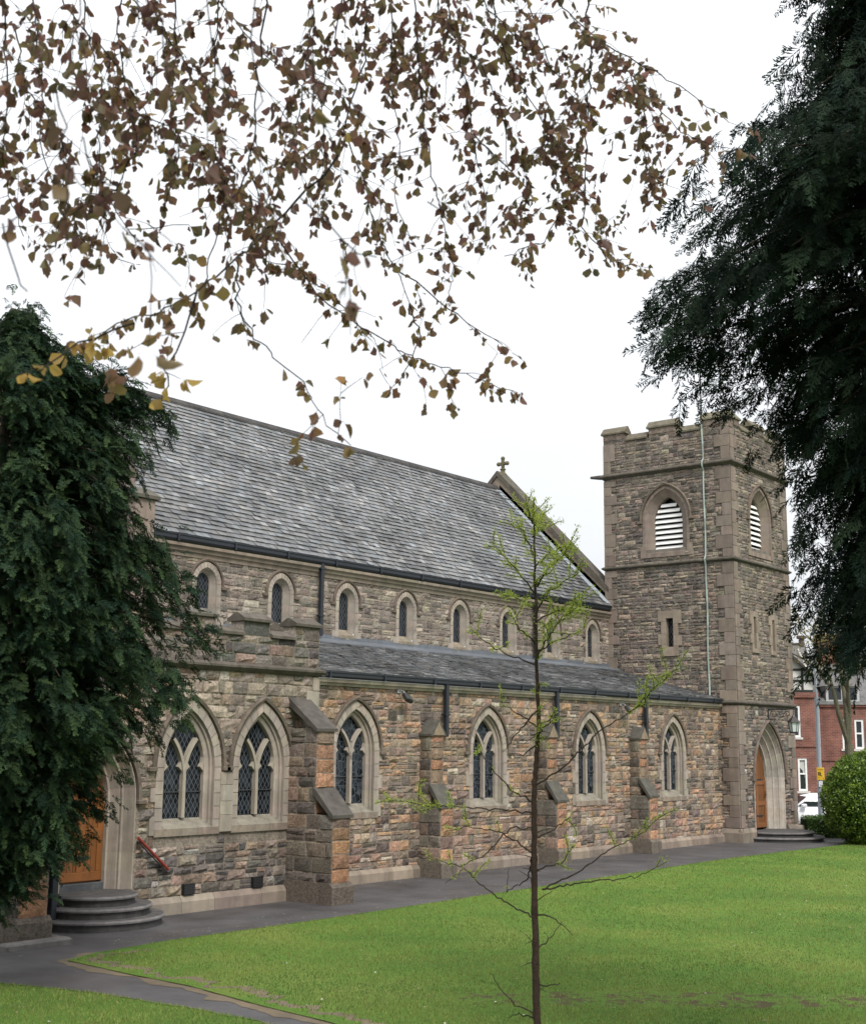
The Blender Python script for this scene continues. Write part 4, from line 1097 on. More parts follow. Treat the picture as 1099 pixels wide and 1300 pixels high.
def inpoly(P, poly):
    x, y = P[:, 0], P[:, 1]; ins = np.zeros(len(P), bool); n = len(poly); j = n - 1
    for i in range(n):
        xi, yi = poly[i]; xj, yj = poly[j]
        c = ((yi > y) != (yj > y)) & (x < (xj - xi) * (y - yi) / (yj - yi + 1e-12) + xi)
        ins ^= c; j = i
    return ins
def in_view(P, z=0.0, pad=30):
    d = np.c_[P, np.full(len(P), z)] - np.array(CAM)
    x = d @ np.array(AX_R); y = d @ np.array(AX_U); f = d @ np.array(AX_F)
    u = 549.5 + FPX * x / f; v = 650 - FPX * y / f
    return (f > 1) & (u > -pad) & (u < 1099 + pad) & (v < 1300 + pad), f
def grass(nblades):
    n = nblades * 6
    f = 11 + (nrg.random(n) ** 1.6) * 34; a = (nrg.random(n) - 0.5) * 1.2 * f
    P = np.c_[CAM.x + FB.x * f + FR.x * a, CAM.y + FB.y * f + FR.y * a]
    ok, fd = in_view(P, 0.0, 420); ok &= inpoly(P, L1) | inpoly(P, L2)
    P = P[ok][:nblades]; fd = fd[ok][:nblades]; n = len(P)
    keep = np.array([mnoise.noise((p[0] * 1.3, p[1] * 1.3, 0)) for p in P])
    lx = (P[:, 0] - WORN[0]) * 0.62 - (P[:, 1] - WORN[1]) * 0.785; ly = (P[:, 0] - WORN[0]) * 0.785 + (P[:, 1] - WORN[1]) * 0.62
    worn = ((lx / 3.4) ** 2 + (ly / 0.5) ** 2 < 1) & (nrg.random(n) < 0.6)
    E_ = [(-26.9, -2.98), (-27.6, -3.05), (-28.31, -3.3), (-28.45, -4.84), (-28.5, -6.05), (-28.8, -7.64), (-28.95, -8.8), (-29.6, -12)]
    dm = np.full(n, 9.0)
    for a_, b_ in zip(E_, E_[1:]):
        ab = np.array([b_[0] - a_[0], b_[1] - a_[1]]); tt = np.clip(((P - np.array(a_)) @ ab) / (ab @ ab), 0, 1)
        dm = np.minimum(dm, np.linalg.norm(P - (np.array(a_) + tt[:, None] * ab), axis=1))
    worn |= (dm < 0.5) & (nrg.random(n) < np.clip(1.05 - dm / 0.42, 0, 1))
    ok = ~worn; P, fd, keep = P[ok], fd[ok], keep[ok]; n = len(P)
    h = (0.018 + 0.022 * nrg.random(n)) * (1 + 0.35 * keep); wd = 0.006 + 0.0004 * fd
    az = nrg.random(n) * 2 * PI; lean = nrg.random(n) * 0.9 * h; la = nrg.random(n) * 2 * PI
    V = np.zeros((n, 3, 3), np.float32)
    V[:, 0, :2] = P + np.c_[np.cos(az), np.sin(az)] * wd[:, None] / 2; V[:, 1, :2] = P - np.c_[np.cos(az), np.sin(az)] * wd[:, None] / 2
    V[:, :2, 2] = 0.018; V[:, 2, :2] = P + np.c_[np.cos(la), np.sin(la)] * lean[:, None]; V[:, 2, 2] = 0.02 + h
    base = np.array([0.082, 0.155, 0.034]); t = np.clip(0.5 + keep * 0.7 + nrg.normal(0, 0.25, n), 0, 1)[:, None]
    big_ = np.array([mnoise.fractal(Vector((p[0] * 0.45, p[1] * 0.45, 4.0)), 1.0, 2.0, 4) for p in P]); t = np.clip(t + 0.08 + 0.55 * big_[:, None], 0, 1)
    C = base * (1 - t) + np.array([0.20, 0.235, 0.060]) * t
    C *= nrg.uniform(0.6, 1.3, n)[:, None]; C[nrg.random(n) < 0.05] = (0.2, 0.17, 0.07)
    o = np_mesh('grass', V.reshape(-1, 3), np.arange(n * 3).reshape(-1, 3), np.repeat(C, 3, 0), M_GRASSB)
    o['kind'] = 'stuff'; return o
grass(310000)
# fallen petals and bud scales on lawn and path
n = 420; f = 13 + nrg.random(n) * 26; a = (nrg.random(n) - 0.5) * 0.7 * f
P = np.c_[CAM.x + FB.x * f + FR.x * a, CAM.y + FB.y * f + FR.y * a]
P = np.concatenate([P, np.c_[nrg.uniform(-27, -0.5, 700), -2.55 + 2.9 * nrg.random(700) ** 2.2 * np.where(nrg.random(700) < .5, 1, 0.15)], np.c_[nrg.uniform(-20, -1, 500), 0.5 - 0.5 * nrg.random(500) ** 2]])
P = P[inpoly(P, L1) | inpoly(P, L2) | (P[:, 1] > -3.0) & (P[:, 1] < 0.52)]; n = len(P)
ang = nrg.random(n) * 2 * PI; sz = 0.012 + 0.012 * nrg.random(n)
V = np.zeros((n, 4, 3), np.float32)
for k in range(4):
    V[:, k, 0] = P[:, 0] + np.cos(ang + k * PI / 2) * sz; V[:, k, 1] = P[:, 1] + np.sin(ang + k * PI / 2) * sz * 0.7
    V[:, k, 2] = 0.045 + nrg.random(n) * 0.01
V[:, :, 2] = np.where(P[:, 1:2] > -2.6, 0.008, V[:, :, 2])
C = np.where(nrg.random(n)[:, None] < 0.16, np.array([[0.6, 0.58, 0.52]]), np.array([[0.22, 0.15, 0.09]]))
o = np_mesh('petal_litter', V.reshape(-1, 3), np.arange(n * 4).reshape(-1, 4), np.repeat(C, 4, 0), M_PAINT); o['kind'] = 'stuff'

# ------------------------------------------------------------------ plants
def quad_cloud(P, axis, nrm, L, Wd):
    """diamond leaves: P base, axis direction, nrm normal, length, width -> V, F"""
    side = np.cross(axis, nrm); side /= np.linalg.norm(side, axis=1)[:, None] + 1e-9
    L = np.asarray(L)[:, None]; Wd = np.asarray(Wd)[:, None]
    V = np.stack([P, P + axis * L * 0.45 + side * Wd / 2, P + axis * L, P + axis * L * 0.45 - side * Wd / 2], 1)
    return V.reshape(-1, 3), np.arange(len(P) * 4).reshape(-1, 4)
def unit(a): return a / (np.linalg.norm(a, axis=-1, keepdims=True) + 1e-9)

def spray_template(r, n=11, droop=0.35):
    """one flat frond of unit length along +x: diamonds (base, axis, length, width)"""
    B, A, L, Wd = [], [], [], []
    for i in range(n):
        t = i / n; x = t; z = -droop * t * t
        B.append((x, 0, z)); A.append((1, 0, -2 * droop * t)); L.append(1.5 / n); Wd.append(0.05)
        for s in (-1, 1):
            ln_ = 0.40 * (1 - t * 0.75) * r.uniform(0.75, 1.2); ang = r.uniform(0.6, 0.95)
            ax = Vector((math.cos(ang), s * math.sin(ang), r.uniform(-0.55, 0.0)))
            B.append((x, 0, z)); A.append(tuple(ax)); L.append(ln_); Wd.append(0.055)
            for q in (0.35, 0.62):
                for s2 in (-1, 1):
                    if r.random() < 0.8:
                        a2 = ang + s2 * s * 0.5
                        B.append((x + ax.x * ln_ * q, ax.y * ln_ * q, z + ax.z * ln_ * q)); A.append((math.cos(a2), s * math.sin(a2), ax.z - 0.15)); L.append(ln_ * 0.45); Wd.append(0.045)
    return np.array(B), unit(np.array(A)), np.array(L), np.array(Wd)
def sprays_mesh(nm, O, D, Sz, parent, mat, cfun, droop=0.35, roll=0.5, wk=1.0, ups=None):
    """a frond at each O pointing along D"""
    tm = [spray_template(random.Random(s), 11, droop) for s in range(5)]
    VV, CC = [], []
    n = len(O); which = nrg.integers(0, 5, n)
    for k in range(5):
        idx = np.where(which == k)[0]
        if not len(idx): continue
        B, A, L, Wd = tm[k]; d = D[idx]
        up = np.tile(np.array([0, 0, 1.0]), (len(idx), 1)) + nrg.normal(0, roll, (len(idx), 3))
        y = unit(np.cross(up, d)); z = np.cross(d, y)
        R = np.stack([d, y, z], 2)                                   # columns
        s = Sz[idx][:, None, None]
        Pb = np.einsum('nij,mj->nmi', R, B) * s + O[idx][:, None, :]
        Ax = np.einsum('nij,mj->nmi', R, A)
        nr = unit(np.tile(z[:, None, :], (1, len(B), 1)) + nrg.normal(0, 0.35, (len(idx), len(B), 3)))
        m_ = len(idx) * len(B)
        V, _ = quad_cloud(Pb.reshape(-1, 3), Ax.reshape(-1, 3), nr.reshape(-1, 3), (s[:, :, 0] * L[None]).ravel(), (s[:, :, 0] * Wd[None] * wk).ravel())
        tip = np.clip(B[:, 0], 0, 1)[None] * np.ones((len(idx), 1))
        c = cfun(O[idx], tip)
        VV.append(V); CC.append(np.repeat(c.reshape(-1, 3), 4, 0))
    V = np.concatenate(VV); C = np.concatenate(CC)
    return np_mesh(nm, V, np.arange(len(V)).reshape(-1, 4), C, mat, parent)

# --- the big dark conifer on the left
def interp(tab, x): return np.interp(x, [t[0] for t in tab], [t[1] for t in tab])
def conifer(name, label, base, top_z, prof, px_trunk, D, nb, az_c, az_w, cfun, spray, low_z, size, droop, trunk_r, dens, seed, wk=1.0, wide=1.0, hang=-0.35):
    r = np.random.default_rng(seed)
    root = thing(name, label, 'conifer', base)
    t = MB(); t.tube([(0, 0, -0.1), (0.05, 0, top_z * 0.3), (0, 0.05, top_z * 0.65), (0, 0, top_z)], [trunk_r, trunk_r * .8, trunk_r * .5, 0.03], 10, (0.06, 0.045, 0.035))
    t.build('trunk', M_BARK, root, True)
    O, Dr, S = [], [], []; bm_ = MB()
    for i in range(nb):
        zt = low_z + (top_z - low_z) * r.random()
        az = az_c + r.uniform(-1, 1) * az_w if r.random() < dens else r.random() * 2 * PI
        R = interp(prof, zt) * r.uniform(0.55, 1.03) * (1 + 0.3 * mnoise.noise((zt * 1.5, az * 1.2, seed)))
        if R < 0.15: continue
        hd = np.array([math.cos(az), math.sin(az), 0]); sd_ = np.array([-math.sin(az), math.cos(az), 0])
        rise = r.uniform(0.0, 0.25) * R; zb = zt + droop * R
        bend = r.normal(0, 0.12) * R
        pts = []
        for k in range(9):
            s = k / 8
            pts.append(hd * R * s + sd_ * bend * s * s + np.array([0, 0, zb + rise * math.sin(s * PI) - (zb - zt) * s ** 1.6]))
        pts = np.array(pts)
        if i % 2 == 0: bm_.tube([tuple(p) for p in pts[:8]], list(np.linspace(0.03, 0.006, 8)), 4, (0.05, 0.038, 0.03))
        m_ = int(max(6, R / size * spray * 1.6)); flat = r.uniform(0.10, 0.2)
        for q in range(m_):
            s = (r.random() ** 0.75); s = 0.12 + 0.88 * s
            k = min(7, int(s * 8)); fr = s * 8 - k
            p = pts[k] * (1 - fr) + pts[k + 1] * fr; d = unit(pts[k + 1] - pts[k])
            sp = ((1 - s) * 0.30 * R + 0.10) * wide
            p = p + sd_ * r.normal(0, 0.5) * sp + np.array([0, 0, r.normal(-0.05, flat)])
            dd = unit(d + sd_ * r.normal(0, 0.75) + np.array([0, 0, r.normal(hang, 0.38)]))
            O.append(p); Dr.append(dd); S.append(size * r.uniform(0.65, 1.25) * (0.8 + 0.4 * s))
    O, Dr, S = np.array(O), np.array(Dr), np.array(S)
    print(name, 'sprays', len(O))
    sprays_mesh('crown', O, Dr, S, root, M_CONIFER, cfun, wk=wk)
    bm_.build('branches', M_BARK, root)
    return root
PXM = FPX / 16.0
lt = ray_pt(-40, 1250, 16.0)
tabL = [(385, 10), (400, 35), (430, 50), (455, 110), (470, 170), (495, 160), (540, 150), (600, 140), (640, 145), (668, 195), (700, 240), (760, 225), (800, 200), (850, 210), (895, 232), (930, 215), (965, 190), (985, 135), (1010, 95), (1040, 140), (1075, 100), (1110, 50), (1135, 20)]
profL = sorted([(3.0 + (945 - y) / PXM, (x + 40) / PXM) for y, x in tabL] + [(8.6, 0.2)])
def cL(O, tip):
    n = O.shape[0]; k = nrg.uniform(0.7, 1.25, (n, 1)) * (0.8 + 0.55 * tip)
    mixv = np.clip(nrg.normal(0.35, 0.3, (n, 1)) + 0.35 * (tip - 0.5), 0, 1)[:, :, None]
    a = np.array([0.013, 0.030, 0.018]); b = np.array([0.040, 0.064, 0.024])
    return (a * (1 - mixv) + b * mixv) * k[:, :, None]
az_right = math.atan2(AX_R.y, AX_R.x)
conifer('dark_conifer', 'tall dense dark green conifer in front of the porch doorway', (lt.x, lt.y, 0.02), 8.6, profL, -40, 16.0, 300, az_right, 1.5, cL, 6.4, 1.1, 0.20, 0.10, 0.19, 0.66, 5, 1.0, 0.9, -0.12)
# --- the near conifer on the right, lowest boughs well above the ground
D2 = 11.0; PXM2 = FPX / D2
rt = ray_pt(1260, 945, D2)
tabR = [(-120, 1080), (0, 1060), (60, 1040), (110, 1010), (150, 1000), (190, 920), (240, 850), (290, 815), (350, 835), (400, 815), (440, 862), (480, 930), (520, 985), (560, 1015), (600, 1030), (660, 1012), (720, 1008), (780, 1020), (820, 1060), (860, 1110)]
profR = sorted([(3.0 + (945 - y) / PXM2, (1260 - x) / PXM2) for y, x in tabR] + [(11.5, 1.6), (13.0, 0.5)])
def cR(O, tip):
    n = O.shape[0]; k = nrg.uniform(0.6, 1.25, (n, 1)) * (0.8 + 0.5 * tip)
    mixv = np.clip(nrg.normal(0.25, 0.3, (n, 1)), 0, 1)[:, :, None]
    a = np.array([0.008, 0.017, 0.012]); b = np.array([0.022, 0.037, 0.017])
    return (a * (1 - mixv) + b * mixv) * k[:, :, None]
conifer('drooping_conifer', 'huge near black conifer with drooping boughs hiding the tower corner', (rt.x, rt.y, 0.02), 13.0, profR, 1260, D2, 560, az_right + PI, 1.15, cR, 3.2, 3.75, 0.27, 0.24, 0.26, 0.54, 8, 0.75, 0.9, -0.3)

# --- copper beech: hanging twigs above the lawn
beech = thing('copper_beech', 'copper beech with bronze leaves hanging on thin twigs overhead', 'tree', (-44.5, -17.0, 0.0))
BL = Vector((-44.5, -17.0, 0.0))
t = MB()
t.tube([(0, 0, -0.1), (0.05, 0.05, 1.5), (0.2, 0.1, 4.0), (0.6, 0.2, 6.5), (1.4, 0.4, 8.5)], [0.5, 0.42, 0.36, 0.28, 0.2], 12, (0.12, 0.11, 0.1))
t.build('trunk', M_BARK, beech, True)
BR = [  # traced courses (pixels of the photograph), distance at start and end, leaf density
 ([(470, -60), (465, 0), (462, 75), (437, 165), (460, 225), (475, 290), (500, 340), (530, 395)], 6.2, 6.6, 1.0),
 ([(500, 340), (545, 370), (590, 410), (637, 437)], 6.6, 6.6, 1.0),
 ([(350, 300), (393, 360), (415, 386), (458, 412), (500, 440), (540, 462), (590, 475), (655, 500)], 6.3, 6.7, 1.0),
 ([(520, 385), (535, 430), (515, 470), (497, 492)], 6.5, 6.5, 0.9),
 ([(430, 200), (390, 240), (350, 280), (300, 330), (250, 370), (200, 395), (150, 410), (85, 452)], 5.6, 5.0, 1.3),
 ([(300, 330), (301, 382), (323, 430), (349, 452), (384, 482), (397, 508), (415, 539), (445, 565)], 5.5, 5.6, 0.75),
 ([(250, 370), (235, 420), (215, 470), (205, 510)], 5.1, 5.0, 0.9),
 ([(37, -60), (40, 0), (47, 55), (55, 90), (52, 140), (55, 200), (80, 275), (110, 310), (170, 335)], 5.8, 5.8, 1.0),
 ([(340, -60), (335, 0), (327, 90), (322, 150), (317, 215), (330, 250)], 5.4, 5.6, 1.0),
 ([(317, 215), (280, 270), (265, 330), (255, 380)], 5.6, 5.6, 0.8),
 ([(745, -50), (747, 30), (750, 90), (745, 150), (743, 225), (740, 290), (770, 325), (803, 342)], 6.6, 6.8, 1.1),
 ([(743, 225), (715, 270), (690, 305), (640, 325)], 6.8, 6.8, 0.9),
 ([(620, -50), (630, 40), (650, 90), (680, 140), (705, 180), (725, 230)], 6.5, 6.7, 1.1),
 ([(680, -50), (720, 15), (760, 50), (800, 95), (830, 130), (860, 165), (905, 185)], 6.7, 6.9, 1.0),
 ([(760, 50), (820, 85), (870, 115), (925, 155)], 6.8, 6.9, 0.55),
 ([(800, 95), (820, 150), (815, 200), (830, 225)], 6.8, 6.8, 1.0),
 ([(560, -50), (575, 40), (590, 100), (600, 170), (612, 230), (618, 300)], 6.4, 6.5, 1.1),
 ([(600, 170), (640, 210), (670, 240), (660, 290)], 6.5, 6.6, 0.9),
 ([(520, -50), (530, 50), (535, 120), (545, 200), (560, 270), (575, 345), (570, 380)], 6.3, 6.5, 1.0),
 ([(400, -50), (395, 40), (385, 110), (370, 180), (345, 240), (340, 330), (385, 345)], 6.0, 6.2, 1.0),
 ([(280, -50), (275, 40), (270, 120), (275, 190), (290, 250)], 5.9, 6.0, 1.1),
 ([(220, -50), (225, 60), (215, 130), (230, 200), (210, 260)], 5.7, 5.9, 1.1),
 ([(160, -50), (150, 40), (160, 120), (175, 180), (150, 240), (100, 250)], 5.7, 5.9, 1.1),
 ([(100, -50), (110, 40), (130, 110), (125, 180), (130, 235), (160, 290), (240, 285)], 5.6, 5.8, 1.0),
 ([(10, -50), (5, 60), (10, 130), (0, 200), (15, 260), (30, 300)], 5.6, 5.7, 0.9),
 ([(650, -50), (680, 30), (700, 90), (735, 130)], 6.7, 6.7, 1.1),
 ([(590, -50), (620, 10), (665, 60), (700, 140), (690, 200)], 6.5, 6.7, 1.0),
 ([(440, -50), (425, 60), (405, 120), (415, 190), (400, 260)], 6.2, 6.4, 1.0),
 ([(490, -50), (500, 40), (495, 110), (510, 180), (500, 250), (525, 310)], 6.3, 6.5, 1.0),
 ([(130, -50), (190, 20), (240, 80), (300, 130), (330, 160)], 5.9, 6.0, 1.0),
 ([(250, -40), (310, 40), (360, 90), (420, 140)], 6.0, 6.2, 1.0),
 ([(60, -40), (90, 20), (140, 70), (190, 150), (240, 170), (290, 220)], 5.7, 5.8, 1.0),
 ([(20, 30), (30, 110), (70, 160), (90, 220)], 5.6, 5.7, 0.9),
 ([(545, -40), (560, 30), (610, 80), (640, 150), (645, 215)], 6.5, 6.6, 1.0),
 ([(375, 345), (420, 370), (440, 395), (475, 430)], 6.3, 6.3, 0.7),
 ([(170, 410), (120, 430), (60, 465), (10, 480)], 4.7, 4.4, 1.0),
]
NEAR = [  # nearer, larger looking twigs: blurred in the photograph
 ([(170, -40), (175, 30), (160, 85)], 3.1, 3.1, 0.75), ([(330, -40), (320, 50), (330, 125), (320, 155)], 3.2, 3.2, 0.55),
 ([(260, -30), (270, 60), (290, 125)], 3.3, 3.3, 0.6), ([(400, 30), (395, 140), (430, 200)], 3.4, 3.4, 0.5), ([(70, 110), (85, 160), (75, 200)], 3.2, 3.2, 0.6),
 ([(110, 180), (125, 230), (150, 235)], 3.2, 3.2, 0.6), ([(385, 250), (415, 285), (455, 318), (478, 326)], 3.4, 3.4, 0.45), ([(0, 280), (20, 350), (35, 370)], 3.2, 3.2, 0.4),
 ([(100, -20), (95, 40), (105, 60)], 3.3, 3.3, 0.5), ([(210, 20), (205, 75), (215, 110)], 3.2, 3.2, 0.5), ([(30, 260), (20, 285), (15, 290)], 3.2, 3.2, 0.5),
 ([(300, 90), (265, 115), (270, 130)], 3.4, 3.4, 0.5), ([(545, 250), (560, 265), (575, 270)], 3.8, 3.8, 0.5), ([(600, 180), (625, 200), (640, 205)], 3.9, 3.9, 0.5), ([(590, 20), (580, 60), (610, 75)], 4.2, 4.2, 0.5)]
THICK = [BR[i][0] for i in (0, 4, 8, 10)]
tw = MB(); LP, LA, LN, LS, LC = [], [], [], [], []
rb_ = random.Random(21)
def leaf_at(p, axis, size, yellow=0.0):
    LP.append(p); LA.append(axis)
    LN.append(Vector((rb_.gauss(0, 1), rb_.gauss(0, 1), rb_.gauss(0, 0.6)))); LS.append(size * rb_.uniform(0.5, 1.35))
    a = Vector((0.085, 0.044, 0.040)); b = Vector((0.082, 0.070, 0.034)); y = Vector((0.25, 0.17, 0.04)); rdc = Vector((0.105, 0.05, 0.036))
    c = a.lerp(b, rb_.random()) if rb_.random() < 0.75 else a.lerp(rdc, rb_.random())
    c = c.lerp(y, min(1, max(0, yellow + rb_.gauss(0, 0.12)))) * rb_.uniform(0.85, 1.55)
    LC.append(c)
def leafy(pts, rad, dens, size, yellow):
    tw.tube([p - BL for p in pts], [rad * (1 - 0.75 * i / (len(pts) - 1)) for i in range(len(pts))], 5, (0.035, 0.028, 0.026))
def twig(p, d, ln_, size, yellow, dens, lev=0):
    n = max(3, int(ln_ / 0.05)); pts = [p.copy()]; q = p.copy(); v = d.normalized()
    for i in range(n):
        v = (v + Vector((rb_.gauss(0, 0.16), rb_.gauss(0, 0.16), rb_.gauss(-0.10, 0.12)))).normalized()
        q = q + v * (ln_ / n); pts.append(q.copy())
        if rb_.random() < 0.8 * dens:
            for _ in range(rb_.choice((1, 2, 2, 3))):
                ax = (v * rb_.uniform(0.0, 0.6) + Vector((rb_.gauss(0, 0.55), rb_.gauss(0, 0.55), -0.75 + rb_.gauss(0, 0.35)))).normalized()
                leaf_at(q + Vector((rb_.gauss(0, .012), rb_.gauss(0, .012), rb_.gauss(0, .012))), ax, size, yellow)
        if lev == 0 and rb_.random() < 0.28: twig(q, v + Vector((rb_.gauss(0, 0.7), rb_.gauss(0, 0.7), rb_.gauss(-0.3, 0.4))), ln_ * 0.5, size, yellow, dens, 1)
    tw.tube([x - BL for x in pts], list(np.linspace(0.0018, 0.0010, len(pts))), 4, (0.035, 0.028, 0.026))
for (px, d0, d1, dens), near in [(b, False) for b in BR] + [(b, True) for b in NEAR]:
    pts = []
    for i, (u, v) in enumerate(px):
        s = i / (len(px) - 1); pts.append(ray_pt(u, v, d0 + (d1 - d0) * s + (0 if near else 0.25 * math.sin(i * 1.7 + u))))
    fine = []
    for p, q in zip(pts, pts[1:]):
        k = max(2, int((q - p).length / 0.06))
        fine += [p.lerp(q, i / k) + Vector((rb_.gauss(0, .006), rb_.gauss(0, .006), rb_.gauss(0, .006))) for i in range(k)]
    fine.append(pts[-1])
    tw.tube([p - BL for p in fine], [(0.0042 if px in THICK else 0.0028 if not near else 0.001) * (1 - 0.75 * i / len(fine)) + 0.0013 for i in range(len(fine))], 6, (0.032, 0.026, 0.025))
    mean_v = sum(v for u, v in px) / len(px); size = 0.056
    for i in range(2, len(fine)):
        p = fine[i]; d = (fine[i] - fine[i - 1]).normalized()
        ppu = (p - CAM); f_ = ppu.dot(AX_F); u_ = 549.5 + FPX * ppu.dot(AX_R) / f_; v_ = 650 - FPX * ppu.dot(AX_U) / f_
        yl = 0.7 if (v_ > 425 and u_ < 330) else (0.14 if v_ > 300 else 0.02)  # low left leaves turned yellow: backlight put into their colour
        if near: yl = 0.03
        if rb_.random() < (0.7 if not near else 0.75) * dens:
            for _ in range(rb_.choice((1, 2, 3)) if not near else 1):
                ax = Vector((rb_.gauss(0, 0.5), rb_.gauss(0, 0.5), -0.8 + rb_.gauss(0, 0.3))).normalized()
                leaf_at(p, ax, size, yl)
                if near: LC[-1] = LC[-1] * 0.62
        if rb_.random() < ((0.58 if v_ < 250 else 0.34) if not near else 0.1) * dens:
            ln_ = rb_.uniform(0.1, 0.45) * (1.0 if v_ < 280 else 0.5)
            twig(p, d * 0.6 + Vector((rb_.gauss(0, 0.8), rb_.gauss(0, 0.8), rb_.gauss(-0.1, 0.5))), ln_, size, yl, dens * 0.8)
# the limb that carries the twigs, overhead and out of the frame
ov = [Vector((1.4, 0.4, 8.5)), ray_pt(60, -330, 6.0) - BL, ray_pt(330, -300, 6.2) - BL, ray_pt(560, -280, 6.5) - BL, ray_pt(760, -220, 6.8) - BL]
tw.tube(ov, [0.16, 0.09, 0.06, 0.04, 0.015], 8, (0.10, 0.09, 0.085))
for (px, d0, d1, dens) in BR:
    if px[0][1] < -20:
        p = ray_pt(px[0][0], px[0][1], d0) - BL
        q = min((ov[i].lerp(ov[i + 1], s / 6) for i in range(1, 4) for s in range(7)), key=lambda w_: (w_ - p).length)
        tw.tube([q, q.lerp(p, 0.5) + Vector((0, 0, 0.08)), p], [0.018, 0.014, 0.011], 5, (0.05, 0.04, 0.035))
tw.build('branches', M_BARK, beech)
n = len(LP); print('beech leaves', n)
P = np.array([tuple(p - BL) for p in LP]); A = unit(np.array([tuple(a) for a in LA])); Nn = np.array([tuple(x) for x in LN]); S = np.array(LS)[:, None]; C = np.array([tuple(c) for c in LC])
side = unit(np.cross(A, Nn)); nor = np.cross(side, A); fold = nrg.uniform(0.15, 1.0, (n, 1)); curl = nrg.uniform(-0.4, 0.5, (n, 1))
rows = [(0.0, 0.0), (0.16, 0.0), (0.34, 0.27), (0.6, 0.36), (0.82, 0.24), (1.0, 0.0)]
vs = []
for t_, w_ in rows:
    mid = P + A * S * t_ + nor * S * curl * t_ * t_
    ww = max(w_, 0.012)
    vs += [mid + side * S * ww * (1 + 0.3 * nrg.normal(0, 1, (n, 1))) * np.cos(fold) + nor * S * ww * np.sin(fold), mid, mid - side * S * ww * (1 + 0.3 * nrg.normal(0, 1, (n, 1))) * np.cos(fold) + nor * S * ww * np.sin(fold)]
V = np.stack(vs, 1); nv = V.shape[1]
F = []
for r_ in range(len(rows) - 1):
    for k in range(2): F.append([r_ * 3 + k, r_ * 3 + k + 1, r_ * 3 + 4 + k, r_ * 3 + 3 + k])
F = (np.arange(n)[:, None, None] * nv + np.array(F)[None]).reshape(-1, 4)
np_mesh('leaves', V.reshape(-1, 3), F, np.repeat(C, nv, 0), M_BEECH, beech)

# --- young feathery tree on the lawn
YD = 13.0
def yp(u, v, d=YD): return ray_pt(u, v, d)
y0_ = yp(683, 1330, YD); YB = Vector((y0_.x, y0_.y, 0.02))
young = thing('young_larch', 'slim young tree with bare dark trunk and bright green new needles on the lawn', 'tree', YB)
def c8(a, b): return (460 + a * 0.5385, 600 + b * 0.5385)
tr = MB(); tp = [c8(*q) for q in ((412, 1300), (408, 1150), (406, 1000), (405, 900), (405, 740), (410, 660), (416, 600), (410, 450), (408, 300), (405, 150), (403, 60))]
P3 = [YB - YB] + [yp(u, v) - YB for u, v in tp]
fine = []
for p, q in zip(P3, P3[1:]):
    for i in range(8): fine.append(p.lerp(q, i / 8) + Vector((rb_.gauss(0, .004), rb_.gauss(0, .004), 0)))
fine.append(P3[-1])
tr.tube(fine, [(0.038 * (1 - i / len(fine)) ** 0.85 + 0.004) * rb_.uniform(0.92, 1.12) for i in range(len(fine))], 9, (0.052, 0.036, 0.028))
tr.build('trunk', M_BARK, young, True)
YBR = [([(405, 800), (330, 795), (240, 790), (150, 785), (60, 770)], 0.45, 1.0), ([(405, 780), (350, 750), (300, 690), (270, 640)], 0.2, 0.35), ([(410, 740), (480, 690), (560, 610), (640, 560), (700, 500), (748, 448)], 0.62, 1.2),
 ([(405, 840), (350, 840), (290, 900), (230, 930), (155, 908)], 0.55, 0.7), ([(405, 1050), (350, 1020), (290, 980), (240, 935), (195, 970)], 0.6, 0.6), ([(425, 980), (500, 950), (580, 890), (660, 850), (712, 800)], 0.55, 0.8),
 ([(425, 985), (520, 965), (640, 955), (718, 918)], 0.6, 0.5), ([(410, 1043), (440, 1045), (470, 1065), (495, 1092)], 2, 0), ([(410, 455), (340, 430), (285, 395), (255, 368)], 0.35, 0.9), ([(408, 425), (450, 400), (490, 385), (522, 368)], 0.3, 0.9),
 ([(408, 350), (460, 325), (512, 300)], 0.2, 1.3), ([(406, 285), (360, 225), (308, 168)], 0.3, 1.0), ([(406, 275), (440, 225), (492, 178)], 0.3, 1.1), ([(405, 225), (440, 190), (470, 175)], 0.15, 1.2), ([(405, 190), (380, 150), (368, 110)], 0.2, 1.2),
 ([(412, 600), (370, 570), (330, 548)], 0.5, 0.6), ([(412, 640), (380, 665), (345, 662)], 0.8, 0.3), ([(405, 865), (470, 830), (495, 805)], 0.6, 0.4), ([(407, 940), (470, 920), (497, 880)], 0.4, 0.8), ([(410, 400), (370, 370), (350, 330)], 0.2, 0.9),
 ([(408, 330), (440, 280), (480, 250), (505, 240)], 0.2, 1.3), ([(406, 320), (370, 300), (345, 290)], 0.2, 1.0), ([(410, 1275), (360, 1255), (330, 1225), (300, 1180)], 2, 0), ([(412, 1290), (370, 1275), (345, 1285)], 2, 0), ([(411, 1210), (450, 1208), (465, 1204)], 2, 0), ([(410, 620), (440, 590), (455, 560)], 0.3, 0.8), ([(405, 900), (330, 850), (250, 835), (190, 850)], 0.4, 0.35), ([(410, 440), (430, 400), (470, 340), (500, 325)], 0.2, 1.2), ([(404, 150), (420, 120), (428, 95)], 0.1, 1.2), ([(404, 120), (392, 95), (388, 75)], 0.1, 1.2), ([(409, 560), (360, 620), (330, 660)], 2, 0), ([(405, 1130), (440, 1100), (470, 1060)], 2, 0), ([(400, 905), (390, 960), (340, 990), (345, 935)], .7, .3)]
br = MB(); NP, NA, NL = [], [], []
